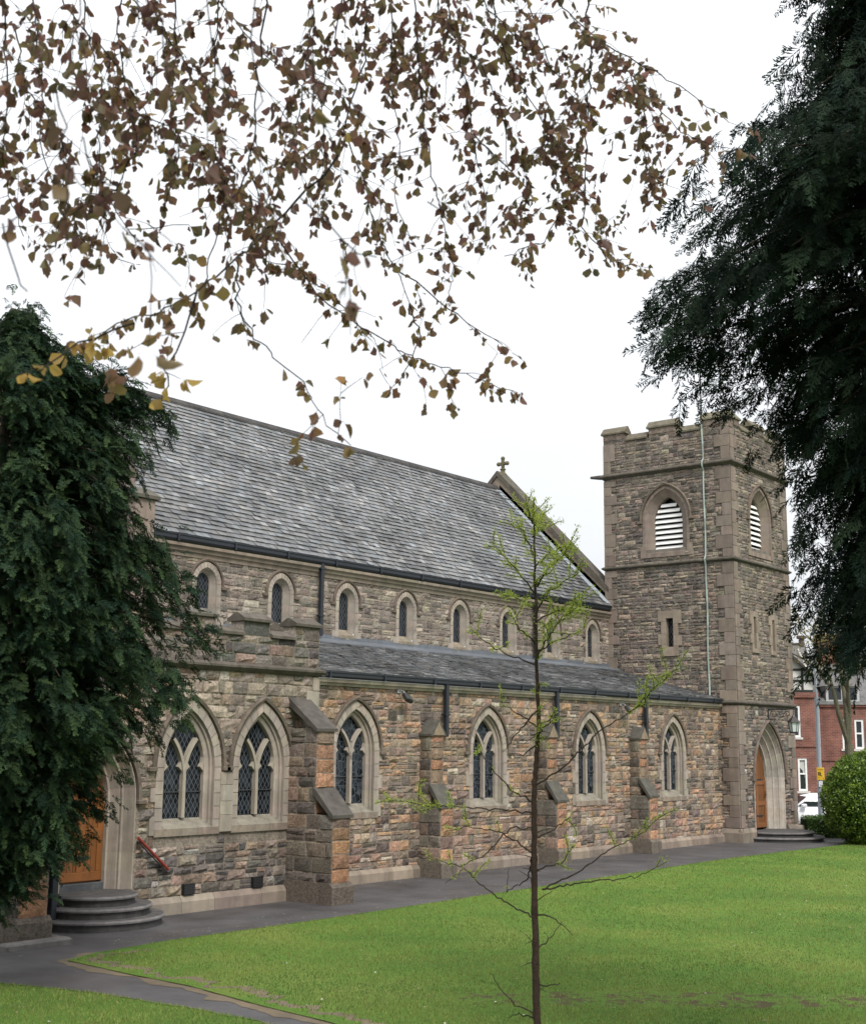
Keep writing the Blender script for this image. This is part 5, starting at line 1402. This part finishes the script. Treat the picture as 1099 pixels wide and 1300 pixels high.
def needle_tuft(p, ax, k=5, sz=0.03):
    for _ in range(k):
        NP.append(p + Vector((rb_.gauss(0, .013), rb_.gauss(0, .013), rb_.gauss(0, .013)))); NA.append((ax * 0.5 + Vector((rb_.gauss(0, 0.8), rb_.gauss(0, 0.8), rb_.gauss(0.25, 0.7)))).normalized()); NL.append(sz * 0.85 * rb_.uniform(0.6, 1.3))
for pxs, start, dens in YBR:
    off = rb_.uniform(-0.7, 0.7); n = len(pxs); pts = []
    for i, q in enumerate(pxs):
        u, v = c8(*q); pts.append(yp(u, v, YD + off * (i / (n - 1)) ** 1.0))
    fine = []
    for p, q in zip(pts, pts[1:]):
        k = max(2, int((q - p).length / 0.04)); fine += [p.lerp(q, i / k) + Vector((rb_.gauss(0, .006), rb_.gauss(0, .006), rb_.gauss(0, .008))) for i in range(k)]
    fine.append(pts[-1]); N_ = len(fine)
    br.tube([p - YB for p in fine], [0.0068 * (1 - i / N_) + 0.0026 for i in range(N_)], 5, (0.045, 0.034, 0.027))
    for i, p in enumerate(fine):
        s = i / N_
        if s > start and rb_.random() < 0.9 * dens:
            d = (fine[min(i + 1, N_ - 1)] - fine[max(i - 1, 0)]).normalized(); needle_tuft(p - YB, d, 11, 0.036)
            if rb_.random() < 0.6 * dens and dens > 0.3:             # side shoots
                v = (d * 0.9 + Vector((rb_.gauss(0, 0.6), rb_.gauss(0, 0.6), rb_.gauss(0.2, 0.5)))).normalized(); ln_ = rb_.uniform(0.08, 0.36) * (1.25 - s * 0.6); q = p.copy(); sh = [q - YB]
                for _ in range(int(ln_ / 0.03) + 1):
                    v = (v + Vector((rb_.gauss(0, .15), rb_.gauss(0, .15), rb_.gauss(0.02, .15)))).normalized(); q = q + v * 0.03; sh.append(q - YB); needle_tuft(q - YB, v, 9, 0.034)
                br.tube(sh, [0.0035] * (len(sh) - 1) + [0.002], 4, (0.06, 0.05, 0.03))
        elif rb_.random() < 0.05: needle_tuft(p - YB, Vector((0, 0, 1)), 2, 0.02)
for i in range(46):                                                  # dead snags and leader needles
    s = rb_.uniform(0.05, 0.95); j = int(s * (len(P3) - 2)) + 1; p = P3[j].lerp(P3[min(j + 1, len(P3) - 1)], rb_.random())
    d = Vector((rb_.gauss(0, 1), rb_.gauss(0, 1), rb_.gauss(0.2, 0.4))).normalized(); ln_ = rb_.uniform(0.04, 0.28)
    br.tube([p, p + d * ln_ * 0.5 + Vector((0, 0, 0.01)), p + d * ln_], [0.006, 0.004, 0.002], 4, (0.05, 0.038, 0.03))
    if s > 0.55:
        for k in range(6): needle_tuft(p + d * ln_ * k / 5, d, 9, 0.034)
for i in range(70):
    p = P3[-4].lerp(P3[-1], rb_.random()) if rb_.random() < .3 else P3[-2].lerp(P3[-1], rb_.random()); needle_tuft(p, Vector((0, 0, 1)), 5, 0.035)
br.build('branches', M_BARK, young)
n = len(NP); print('needles', n)
NPa = np.array([tuple(p) for p in NP]); NAa = np.array([tuple(a) for a in NA])
V, F = quad_cloud(NPa, NAa, unit(nrg.normal(0, 1, (n, 3))), np.array(NL), np.array(NL) * 0.30)
C = np.array([0.25, 0.315, 0.06]) * nrg.uniform(0.6, 1.25, (n, 1)) * np.array([1, 1, 1]) + nrg.uniform(0, 0.05, (n, 1)) * np.array([1.2, 1, 0])
np_mesh('needles', V, F, np.repeat(C, 4, 0), M_YOUNG, young)

# --- round clipped bush by the tower steps
def leaf_ball(name, label, cat, base, rx, rz, cz, n, mat, c0, c1, size, boxy=None, group=None):
    root = thing(name, label, cat, base, 0, group)
    g = unit(nrg.normal(0, 1, (n, 3)))
    if boxy is not None:
        pass
    bump = np.array([mnoise.fractal(Vector((p[0] * 2.2, p[1] * 2.2, p[2] * 2.2 + base[0])), 1.0, 2.0, 3) for p in g])
    fine_ = np.array([mnoise.noise(Vector((p[0] * 9, p[1] * 9, p[2] * 9 + base[1]))) for p in g])
    rr = (1 + 0.045 * bump + 0.05 * fine_) * (1 - 0.16 * nrg.random(n) ** 2)
    P = g * rr[:, None] * np.array([rx, rx, rz]); P[:, 2] += cz
    ok = P[:, 2] > 0.02; P, g, fine_ = P[ok], g[ok], fine_[ok]; n = len(P)
    ax = unit(g * 0.6 + nrg.normal(0, 0.8, (n, 3)) + np.array([0, 0, 0.25])); nr = unit(g + nrg.normal(0, 0.6, (n, 3)))
    s = size * nrg.uniform(0.6, 1.3, n)
    V, F = quad_cloud(P, ax, nr, s, s * 0.55)
    t_ = np.clip(0.5 + fine_ * 0.9 + nrg.normal(0, 0.25, n), 0, 1)[:, None]
    C = (np.array(c0) * (1 - t_) + np.array(c1) * t_) * nrg.uniform(0.7, 1.25, (n, 1))
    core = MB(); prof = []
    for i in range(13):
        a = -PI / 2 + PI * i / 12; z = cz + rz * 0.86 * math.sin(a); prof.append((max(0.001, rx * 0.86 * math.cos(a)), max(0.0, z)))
    core.lathe(prof, 24, col=tuple(x * 0.45 for x in c0)); core.build('shade_core', M_BARK, root)  # solid core, not branches: leaf green darkened for the shade inside
    np_mesh('foliage', V, F, np.repeat(C, 4, 0), mat, root)
    return root
bp_ = ray_pt(1117, 1080, 42.0)
leaf_ball('round_bush', 'big round clipped green bush on the lawn beside the tower steps', 'bush', (bp_.x, bp_.y, 0.0), 1.74, 1.6, 1.36, 34000, M_BUSH, (0.04, 0.085, 0.014), (0.15, 0.22, 0.026), 0.085)
# low hedge in front of the street
hd = thing('low_hedge', 'low clipped green hedge between the tower and the street', 'hedge', (*fpt(16.6, 46.4), 0.0), math.atan2(FR.y, FR.x))
n = 26000; X = nrg.uniform(-3.8, 12, n); k = nrg.random(n); Y = np.where(k < 0.5, nrg.uniform(-0.45, 0.45, n), np.where(k < .8, -0.45, 0.45)) + nrg.normal(0, 0.03, n); Z = np.where(k < 0.5, 0.66, nrg.uniform(-0.1, 0.66, n)) + nrg.normal(0, 0.03, n) + 0.03 * np.sin(X * 2.1)
g = unit(nrg.normal(0, 1, (n, 3)) + np.array([0, 0, .4])); V, F = quad_cloud(np.c_[X, Y, Z], g, unit(nrg.normal(0, 1, (n, 3))), nrg.uniform(0.05, 0.1, n), nrg.uniform(0.03, 0.05, n))
C = np.array([0.05, 0.095, 0.02]) * nrg.uniform(0.5, 1.6, (n, 1)); np_mesh('foliage', V, F, np.repeat(C, 4, 0), M_BUSH, hd)
c_ = MB(); c_.box(-3.8, 12, -0.4, 0.4, -0.1, 0.6, (0.02, 0.035, 0.01)); c_.build('shade_core', M_BARK, hd)  # plain core box, its dark green stands for shade within the hedge

# --- street tree with few new leaves
stp = ray_pt(1079, 1000, 47.0); SB = Vector((stp.x, stp.y, -0.1))
st = thing('street_tree', 'bare branching street tree with a haze of small new leaves before the brick house', 'tree', SB)
sb = MB(); SL = []
def grow(p, d, ln_, r, lev):
    n = 5; pts = [p]; q = p; v = d
    for i in range(n):
        v = (v + Vector((rb_.gauss(0, .12), rb_.gauss(0, .12), rb_.gauss(0.04, .1)))).normalized(); q = q + v * ln_ / n; pts.append(q)
        if lev >= 2 or (lev == 1 and i > 2):
            for _ in range(2): SL.append(q + Vector((rb_.gauss(0, .15), rb_.gauss(0, .15), rb_.gauss(0, .15))))
    sb.tube(pts, list(np.linspace(r, r * 0.6, n + 1)), 6 if lev < 2 else 4, (0.13, 0.12, 0.085))
    if lev < 4:
        for i in range(rb_.choice((2, 3)) if lev else 2):
            nd = (v + Vector((rb_.gauss(0, .5), rb_.gauss(0, .5), rb_.gauss(0.1, .3)))).normalized()
            grow(q if i == 0 else pts[rb_.choice((3, 4))], nd, ln_ * rb_.uniform(0.6, 0.8), r * 0.55, lev + 1)
c0 = Vector((0, 0, -0.1)); fork = ray_pt(1077, 945, 47.0) - SB
sb.tube([c0, c0.lerp(fork, 0.5), fork], [0.19, 0.16, 0.14], 10, (0.13, 0.12, 0.085))
for (u1, v1), (u2, v2) in (((1064, 905), (1058, 878)), ((1073, 895), (1070, 870)), ((1078, 905), (1076, 880))):
    a = ray_pt(u1, v1, 47.0) - SB; b_ = ray_pt(u2, v2, 47.0 + rb_.uniform(-.4, .4)) - SB
    sb.tube([fork, a, b_], [0.105, 0.085, 0.07], 8, (0.13, 0.12, 0.085)); grow(b_, (b_ - a).normalized(), 1.3, 0.055, 0); grow(b_, ((b_ - a).normalized() + Vector((rb_.gauss(0, .6), rb_.gauss(0, .6), 0.2))).normalized(), 1.2, 0.06, 1)
sb.build('trunk', M_BARK, st)
for _ in range(900):
    q = rb_.choice(SL); SL.append(q + Vector((rb_.gauss(0, .2), rb_.gauss(0, .2), rb_.gauss(-.05, .2))))
P = np.array([tuple(p) for p in SL]); n = len(P)
V, F = quad_cloud(P, unit(nrg.normal(0, 1, (n, 3))), unit(nrg.normal(0, 1, (n, 3))), nrg.uniform(0.05, 0.11, n), nrg.uniform(0.04, 0.07, n))
C = np.array([0.2, 0.17, 0.05]) * nrg.uniform(0.5, 1.3, (n, 1)); np_mesh('leaves', V, F, np.repeat(C, 4, 0), M_YOUNG, st)

# ------------------------------------------------------------------ street: houses, car, lamp column, signs
ROT = math.atan2(FR.y, FR.x)
def house_org(u, d): p = ray_pt(u, 945, d); return Vector((p.x, p.y, -0.1))
WHT = (0.72, 0.72, 0.70)
def sash(parent, x, z0, w_, h, y=0.0, arched=False, curtain=False):
    m_ = MB(); t = 0.09
    m_.box(x, x + t, y - 0.03, y + 0.08, z0, z0 + h, WHT); m_.box(x + w_ - t, x + w_, y - 0.03, y + 0.08, z0, z0 + h, WHT)
    m_.box(x + t, x + w_ - t, y - 0.03, y + 0.08, z0 + h - t, z0 + h, WHT); m_.box(x + t, x + w_ - t, y - 0.03, y + 0.08, z0, z0 + t, WHT)
    m_.box(x + t, x + w_ - t, y - 0.02, y + 0.08, z0 + h * 0.5, z0 + h * 0.5 + 0.07, WHT)
    m_.box(x - 0.08, x + w_ + 0.08, y - 0.1, y, z0 - 0.1, z0 - 0.002, (0.5, 0.48, 0.45))
    o = m_.build('window', M_PAINT, parent)
    g = MB(); g.add([(x + t, y + 0.05, z0 + t), (x + w_ - t, y + 0.05, z0 + t), (x + w_ - t, y + 0.05, z0 + h - t), (x + t, y + 0.05, z0 + h - t)], [(0, 1, 2, 3)]); g.build('pane', M_GLASS, o)
    if curtain:
        c = MB(); c.add([(x + t, y + 0.045, z0 + h - t), (x + w_ - t, y + 0.045, z0 + h - t), (x + w_ - t, y + 0.045, z0 + h * 0.35), (x + w_ * 0.55, y + 0.045, z0 + h * 0.62), (x + t, y + 0.045, z0 + h * 0.72)], [(0, 1, 2, 3, 4)], (0.45, 0.45, 0.42)); c.build('curtain', M_PAINT, o)
    return o
def wall_with_windows(mb, x0, x1, z0, z1, wins, y=0.0):
    zs = sorted({z0, z1} | {w_[1] for w_ in wins} | {w_[1] + w_[3] for w_ in wins})
    for za, zb in zip(zs, zs[1:]):
        cuts = sorted((w_[0], w_[0] + w_[2]) for w_ in wins if w_[1] < zb - 1e-4 and w_[1] + w_[3] > za + 1e-4); x = x0
        for a, b in cuts:
            mb.add([(x, y, za), (a, y, za), (a, y, zb), (x, y, zb)], [(0, 1, 2, 3)]); x = b
        mb.add([(x, y, za), (x1, y, za), (x1, y, zb), (x, y, zb)], [(0, 1, 2, 3)])
def pm(v, d): return 3.0 + (945 - v) / (FPX / d) + 0.1     # height above the street ground of a row of pixels
# gabled house: origin at the foot of its right corner
dA = 60.0; KA = FPX / dA
HA = thing('gabled_brick_house', 'red brick house with half timbered gable and slate roof behind the tower', 'house', house_org(1040, dA), ROT)
X_ = lambda u: (u - 1040) / KA
winsA = [(X_(1001), pm(931, dA), X_(1017) - X_(1001), pm(891, dA) - pm(931, dA)), (X_(1011.5), pm(998, dA), X_(1023.5) - X_(1011.5), pm(957, dA) - pm(998, dA))]
winsA += [(X_(975), pm(931, dA), 0.6, winsA[0][3]), (X_(980), pm(998, dA), .6, 1.45)]
mb = MB(); zg = pm(874, dA); wall_with_windows(mb, -6.0, 0.0, 0.0, zg, winsA)
mb.add([(0, 0, 0), (0, 7, 0), (0, 7, zg), (0, 0, zg)], [(0, 1, 2, 3)]); mb.add([(-6, 0, 0), (-6, 7, 0), (-6, 7, zg), (-6, 0, zg)], [(0, 1, 2, 3)])
mb.box(-6.04, 0.04, -0.06, 0.0, pm(943, dA), pm(939, dA)); mb.box(-6.04, 0.04, -0.08, 0.0, zg - 0.25, zg - 0.02)
mb.build('brick_wall', M_BRICK, HA)
for i, w_ in enumerate(winsA): sash(HA, w_[0], w_[1], w_[2], w_[3], 0.06, curtain=(i % 2 == 1))
tm_ = MB(); zt = pm(815, dA); gx0, gx1 = -5.9, X_(1034); gm = (gx0 + gx1) / 2 
slope = lambda x: zg + 0.7 + (zt - zg + 0.6) * (1 - abs(x - gm) / ((gx1 - gx0) / 2))
tm_.add([(gx0, -0.04, zg), (gx1, -0.04, zg), (gx1, -0.04, zg + 0.7), (gm, -0.04, zt + 1.3), (gx0, -0.04, zg + 0.7)], [(0, 1, 2, 3, 4)], (0.52, 0.51, 0.48))
blk = (0.02, 0.018, 0.017); x = gx0 + 0.2
while x < gx1: tm_.box(x, x + 0.1, -0.08, -0.041, zg, max(zg + 0.5, slope(x) - 0.1), blk); x += 0.62
for z in (zg, pm(861, dA), pm(847, dA)): tm_.box(gx0, gx1, -0.075, -0.0405, z, z + 0.1, blk)
tm_.build('timber_gable', M_PAINT, HA)
rf = MB(); zr = zt + 1.3
for sgn, xe in ((-1, gx0 - 0.2), (1, gx1 + 0.25)):
    rf.add([(gm, -0.35, zr + .05), (xe, -0.35, zg + 0.55), (xe, 4, zg + 0.55), (gm, 4, zr + .05), (gm, -0.35, zr - .1), (xe, -0.35, zg + 0.4)], [(0, 1, 2, 3), (0, 4, 5, 1)], (0.05, 0.04, 0.036))
zrid = pm(806, dA)
rf.add([(-6.2, 0.2, zg + .4), (0.3, 0.2, zg + .4), (0.5, 3.6, zrid), (-6.2, 3.6, zrid)], [(0, 1, 2, 3)], (0.135, 0.13, 0.125)); rf.add([(0.3, 0.2, zg + .4), (0.3, 7.2, zg + .4), (0.5, 3.6, zrid)], [(0, 1, 2)], (0.15, 0.145, 0.14)); rf.add([(-6.2, 7.2, zg + .4), (0.3, 7.2, zg + .4), (0.5, 3.6, zrid), (-6.2, 3.6, zrid)], [(0, 1, 2, 3)], (0.13, 0.13, 0.13))
rf.tube([(-0.1, 0.75, zg + .4 + (zrid - zg - .4) * .162 + .03), (0.05, 3.2, zg + .4 + (zrid - zg - .4) * .882 + .03)], 0.06, 6, (0.38, 0.36, 0.34)); rf.tube([(-6.2, 3.6, zrid + .02), (0.5, 3.6, zrid + .03)], 0.08, 6, (0.1, 0.09, 0.085))
rf.lathe([(0.12, zrid - .1), (0.14, zrid + 0.28), (0.24, zrid + 0.3), (0.24, zrid + 0.42), (0.0, zrid + 0.46)], 10, col=(0.1, 0.08, 0.07), cx=X_(1023) + 0.95, cy=3.5)
rf.build('slate_roof', M_COPING, HA)
# wing to the right
dB = 61.5; KB = FPX / dB
HB = thing('brick_house_wing', 'lower red brick terrace with white sash windows and dormers right of the gabled house', 'house', house_org(1041, dB), ROT)
X_ = lambda u: (u - 1041) / KB
winsB = [(X_(1069.5), pm(945, dB), X_(1079.5) - X_(1069.5), pm(908, dB) - pm(945, dB)), (X_(1085.5), pm(945, dB), X_(1097) - X_(1085.5), pm(908, dB) - pm(945, dB)), (X_(1130), pm(945, dB), .45, 1.35), (X_(1075), 0.8, 1.0, 1.5), (X_(1120), 0.8, 1.0, 1.5)]
ze = pm(889, dB); mb = MB(); wall_with_windows(mb, 0.02, 7.5, 0, ze, winsB); mb.box(0.02, 7.5, -0.06, 0, pm(960, dB), pm(957.5, dB)); mb.box(0.02, 7.5, -0.1, 0, ze - 0.12, ze); mb.add([(7.5, 0, 0), (7.5, 7, 0), (7.5, 7, ze), (7.5, 0, ze)], [(0, 1, 2, 3)])
cx_ = X_(1055) + 1.0; mb.box(cx_ - 0.5, cx_ + 0.6, 3.0, 3.7, ze, pm(797, dB)); mb.box(cx_ - 0.56, cx_ + 0.66, 2.94, 3.76, pm(797, dB), pm(793, dB))
mb.build('brick_wall', M_BRICK, HB)
for w_ in winsB: sash(HB, w_[0], w_[1], w_[2], w_[3], 0.06)
rf = MB(); zr = pm(822, dB); rf.add([(-0.3, -0.15, ze - .02), (7.7, -0.15, ze - .02), (7.7, 3.6, zr), (-0.3, 3.6, zr), (7.7, 7.2, ze), (-0.3, 7.2, ze)], [(0, 1, 2, 3), (3, 2, 4, 5)], (0.13, 0.128, 0.125)); rf.tube([(-.3, 3.6, zr), (7.7, 3.6, zr)], 0.08, 6, (0.1, 0.09, 0.08))
rf.build('slate_roof', M_COPING, HB)
for u in (1063, 1083):
    a = X_(u); d = MB(); d.extrude_x([(0.1, ze + .03), (0.1, ze + 0.85), (1.5, ze + 0.95), (1.5, ze + 0.3)], a - 0.42, a + 0.42, (0.4, 0.4, 0.4)); d.extrude_y([(a - 0.55, ze + 0.85), (a + 0.55, ze + 0.85), (a, ze + 1.35)], -0.02, 1.6, (0.2, 0.19, 0.185)); o = d.build('dormer', M_PAINT, HB)
    g = MB(); g.add([(a - 0.3, 0.09, ze + .22), (a + 0.3, 0.09, ze + .22), (a + 0.3, 0.09, ze + 0.78), (a - 0.3, 0.09, ze + 0.78)], [(0, 1, 2, 3)]); g.build('pane', M_GLASS, o)
# lamp column with two signs
dP = 49.0; KP = FPX / dP; pp = ray_pt(1038.5, 945, dP); zP = lambda v: 3.0 + (945 - v) / KP
lc = thing('lamp_column', 'tall grey steel lamp column on the pavement before the brick houses', 'lamp post', (pp.x, pp.y, -0.1))
m_ = MB(); m_.lathe([(0.11, 0), (0.11, 1.6), (0.085, 1.7), (0.078, zP(880)), (0.05, zP(875)), (0.045, zP(810)), (0.0, zP(809))], 12, col=(0.30, 0.33, 0.37)); m_.build('column', M_STEEL, lc, True)
m_ = MB(); a0 = Vector((0, 0, zP(812))); m_.tube([a0, a0 + Vector((0, 0, .7)), a0 + FR * -0.3 + Vector((0, 0, 1.0)), a0 + FR * -1.1 + Vector((0, 0, 1.1))], 0.035, 8, (0.3, 0.33, 0.37)); h0 = a0 + FR * -1.1 + Vector((0, 0, 1.1)); m_.tube([h0, h0 + FR * -0.3, h0 + FR * -0.6], [0.07, 0.11, 0.06], 8, (0.28, 0.3, 0.32)); m_.build('lamp_head', M_STEEL, lc)
def sign_at(nm, lab, u0, u1, v0, v1, col, marks):
    a = (u0 - 1038.5) / KP; b = (u1 - 1038.5) / KP
    o = thing(nm, lab, 'sign', (pp.x - FB.x * 0.115, pp.y - FB.y * 0.115, zP(v1)), ROT)
    m_ = MB(); m_.box(a, b, -0.012, 0.012, 0, zP(v0) - zP(v1), col, 0, 0.004); m_.box(-0.02, 0.02, 0.012, 0.04, 0.1, 0.16, (0.3, 0.3, 0.3)); m_.build('plate', M_PAINT, o)
    k = MB(); w_ = b - a; h_ = zP(v0) - zP(v1)
    for x0, x1, z0, z1, c in marks: k.box(a + w_ * x0, a + w_ * x1, -0.017, -0.0125, h_ * z0, h_ * z1, c)
    k.build('lettering', M_PAINT, o); return o
K_ = (0.02, 0.017, 0.01); O_ = (0.25, 0.17, 0.02)
sign_at('yellow_notice', 'yellow notice with black symbol on the grey lamp column', 1033.9, 1043.3, 968.5, 984, (0.72, 0.44, 0.03), [(0.12, 0.9, 0.80, 0.85, O_), (0.12, 0.5, 0.55, 0.62, K_), (0.16, 0.26, 0.38, 0.56, K_), (0.33, 0.43, 0.36, 0.56, K_), (0.43, 0.52, 0.40, 0.62, K_), (0.15, 0.52, 0.36, 0.41, K_), (0.55, 0.68, 0.30, 0.38, K_), (0.2, 0.34, 0.16, 0.2, O_), (0.78, 0.86, 0.08, 0.2, O_)])
sign_at('white_notice', 'small white plate below the yellow notice on the lamp column', 1035.8, 1041.0, 985.5, 992.5, (0.78, 0.78, 0.8), [(0.4, 0.6, 0.72, 0.82, (0.4, 0.4, 0.45)), (0.3, 0.72, 0.22, 0.34, (0.3, 0.3, 0.33)), (0.42, 0.56, 0.34, 0.5, (0.4, 0.4, 0.42))])
# white car
cp = ray_pt(1040, 945, 52.5); CARZ = -0.22
cp = cp - FR * 0.35
car = thing('parked_car', 'white hatchback parked on the street behind the low hedge', 'car', (cp.x, cp.y, CARZ), ROT)
WC = (0.75, 0.76, 0.77)
def loft(secs):                                                    # (x, half width bottom, half width top, z bottom, z top) along the length
    m_ = MB(); vs = []; 
    for x, wb, wt, z0, z1 in secs: vs += [(x, -wb * .96, z0), (x, -wb, z0 + (z1 - z0) * 0.45), (x, -wt, z1 - 0.03), (x, -wt * 0.92, z1), (x, wt * 0.92, z1), (x, wt, z1 - 0.03), (x, wb, z0 + (z1 - z0) * .45), (x, wb * .96, z0)]
    n = len(secs); fs = [(i * 8 + k, i * 8 + (k + 1) % 8, (i + 1) * 8 + (k + 1) % 8, (i + 1) * 8 + k) for i in range(n - 1) for k in range(8)] + [tuple(range(8))[::-1], tuple(range((n - 1) * 8, n * 8))]
    m_.add(vs, fs, WC); return m_
b = loft([(-2.0, .6, .55, .32, .62), (-1.92, .78, .72, .24, .74), (-1.5, .84, .78, .2, .86), (-0.95, .86, .80, .2, .95), (0.3, .87, .82, .2, .97), (1.4, .86, .80, .2, .98), (1.85, .82, .76, .24, .95), (2.0, .72, .66, .34, .8)])
b.build('body', M_PAINT, car, True)
r = loft([(-0.95, .76, .70, .93, 0.97), (-0.35, .75, .58, .94, 1.38), (0.1, .75, .58, .95, 1.46), (0.8, .75, .58, .95, 1.47), (1.4, .74, .56, .95, 1.38), (1.85, .72, .6, .93, 0.98)]); r.build('roof', M_PAINT, car, True)
for sgn in (-1, 1):
    g = MB(); y = lambda z: sgn * (0.772 - (z - 0.95) * 0.36 + 0.012)
    for x0, x1, xt0, xt1 in ((-0.82, 0.28, -0.30, 0.28), (0.36, 1.62, 0.36, 1.32)):
        xa_, xb_ = x0 + (xt0 - x0) * .53, x1 + (xt1 - x1) * .53
        g.add([(x0, sgn * .768, 1.0), (x1, sgn * .768, 1.0), (xb_, sgn * .766, 1.18), (xa_, sgn * .766, 1.18), (xt1, sgn * .672, 1.34), (xt0, sgn * .672, 1.34)], [(0, 1, 2, 3), (3, 2, 4, 5)], (0.02,) * 3)
    g.build('side_window', M_GLASS, car)
    mm_ = MB(); mm_.box(-0.72, -0.52, *sorted((sgn * 0.84, sgn * 1.02)), 0.95, 1.09, WC, 0, 0.03); mm_.build('wing_mirror', M_PAINT, car)
    hl = MB(); hl.box(-1.99, -1.84, *sorted((sgn * 0.42, sgn * 0.72)), 0.6, 0.72, (0.6, 0.62, 0.63), 0, 0.02); hl.build('headlight', M_PAINT, car)
    for x in (-1.25, 1.25):
        wl = MB(); wl.T = Matrix.Translation((x, sgn * 0.76, 0.31)) @ Matrix.Rotation(PI / 2, 4, 'X'); wl.lathe([(0.19, -0.11), (0.29, -0.11), (0.31, -0.07), (0.31, 0.07), (0.29, 0.11), (0.19, 0.11)], 20, col=(0.015,) * 3); o = wl.build('wheel', M_IRON, car, True)
        rm = MB(); rm.T = wl.T; rm.lathe([(0.0, -0.1), (0.19, -0.09), (0.19, 0.09), (0.0, 0.1)], 12, col=(0.4, 0.4, 0.42)); rm.build('rim', M_STEEL, o)
ws = MB(); ws.add([(-0.94, -0.7, 1.0), (-0.94, 0.7, 1.0), (-0.42, 0.56, 1.36), (-0.42, -0.56, 1.36)], [(0, 1, 2, 3)], (0.02,) * 3); ws.build('windscreen', M_GLASS, car)
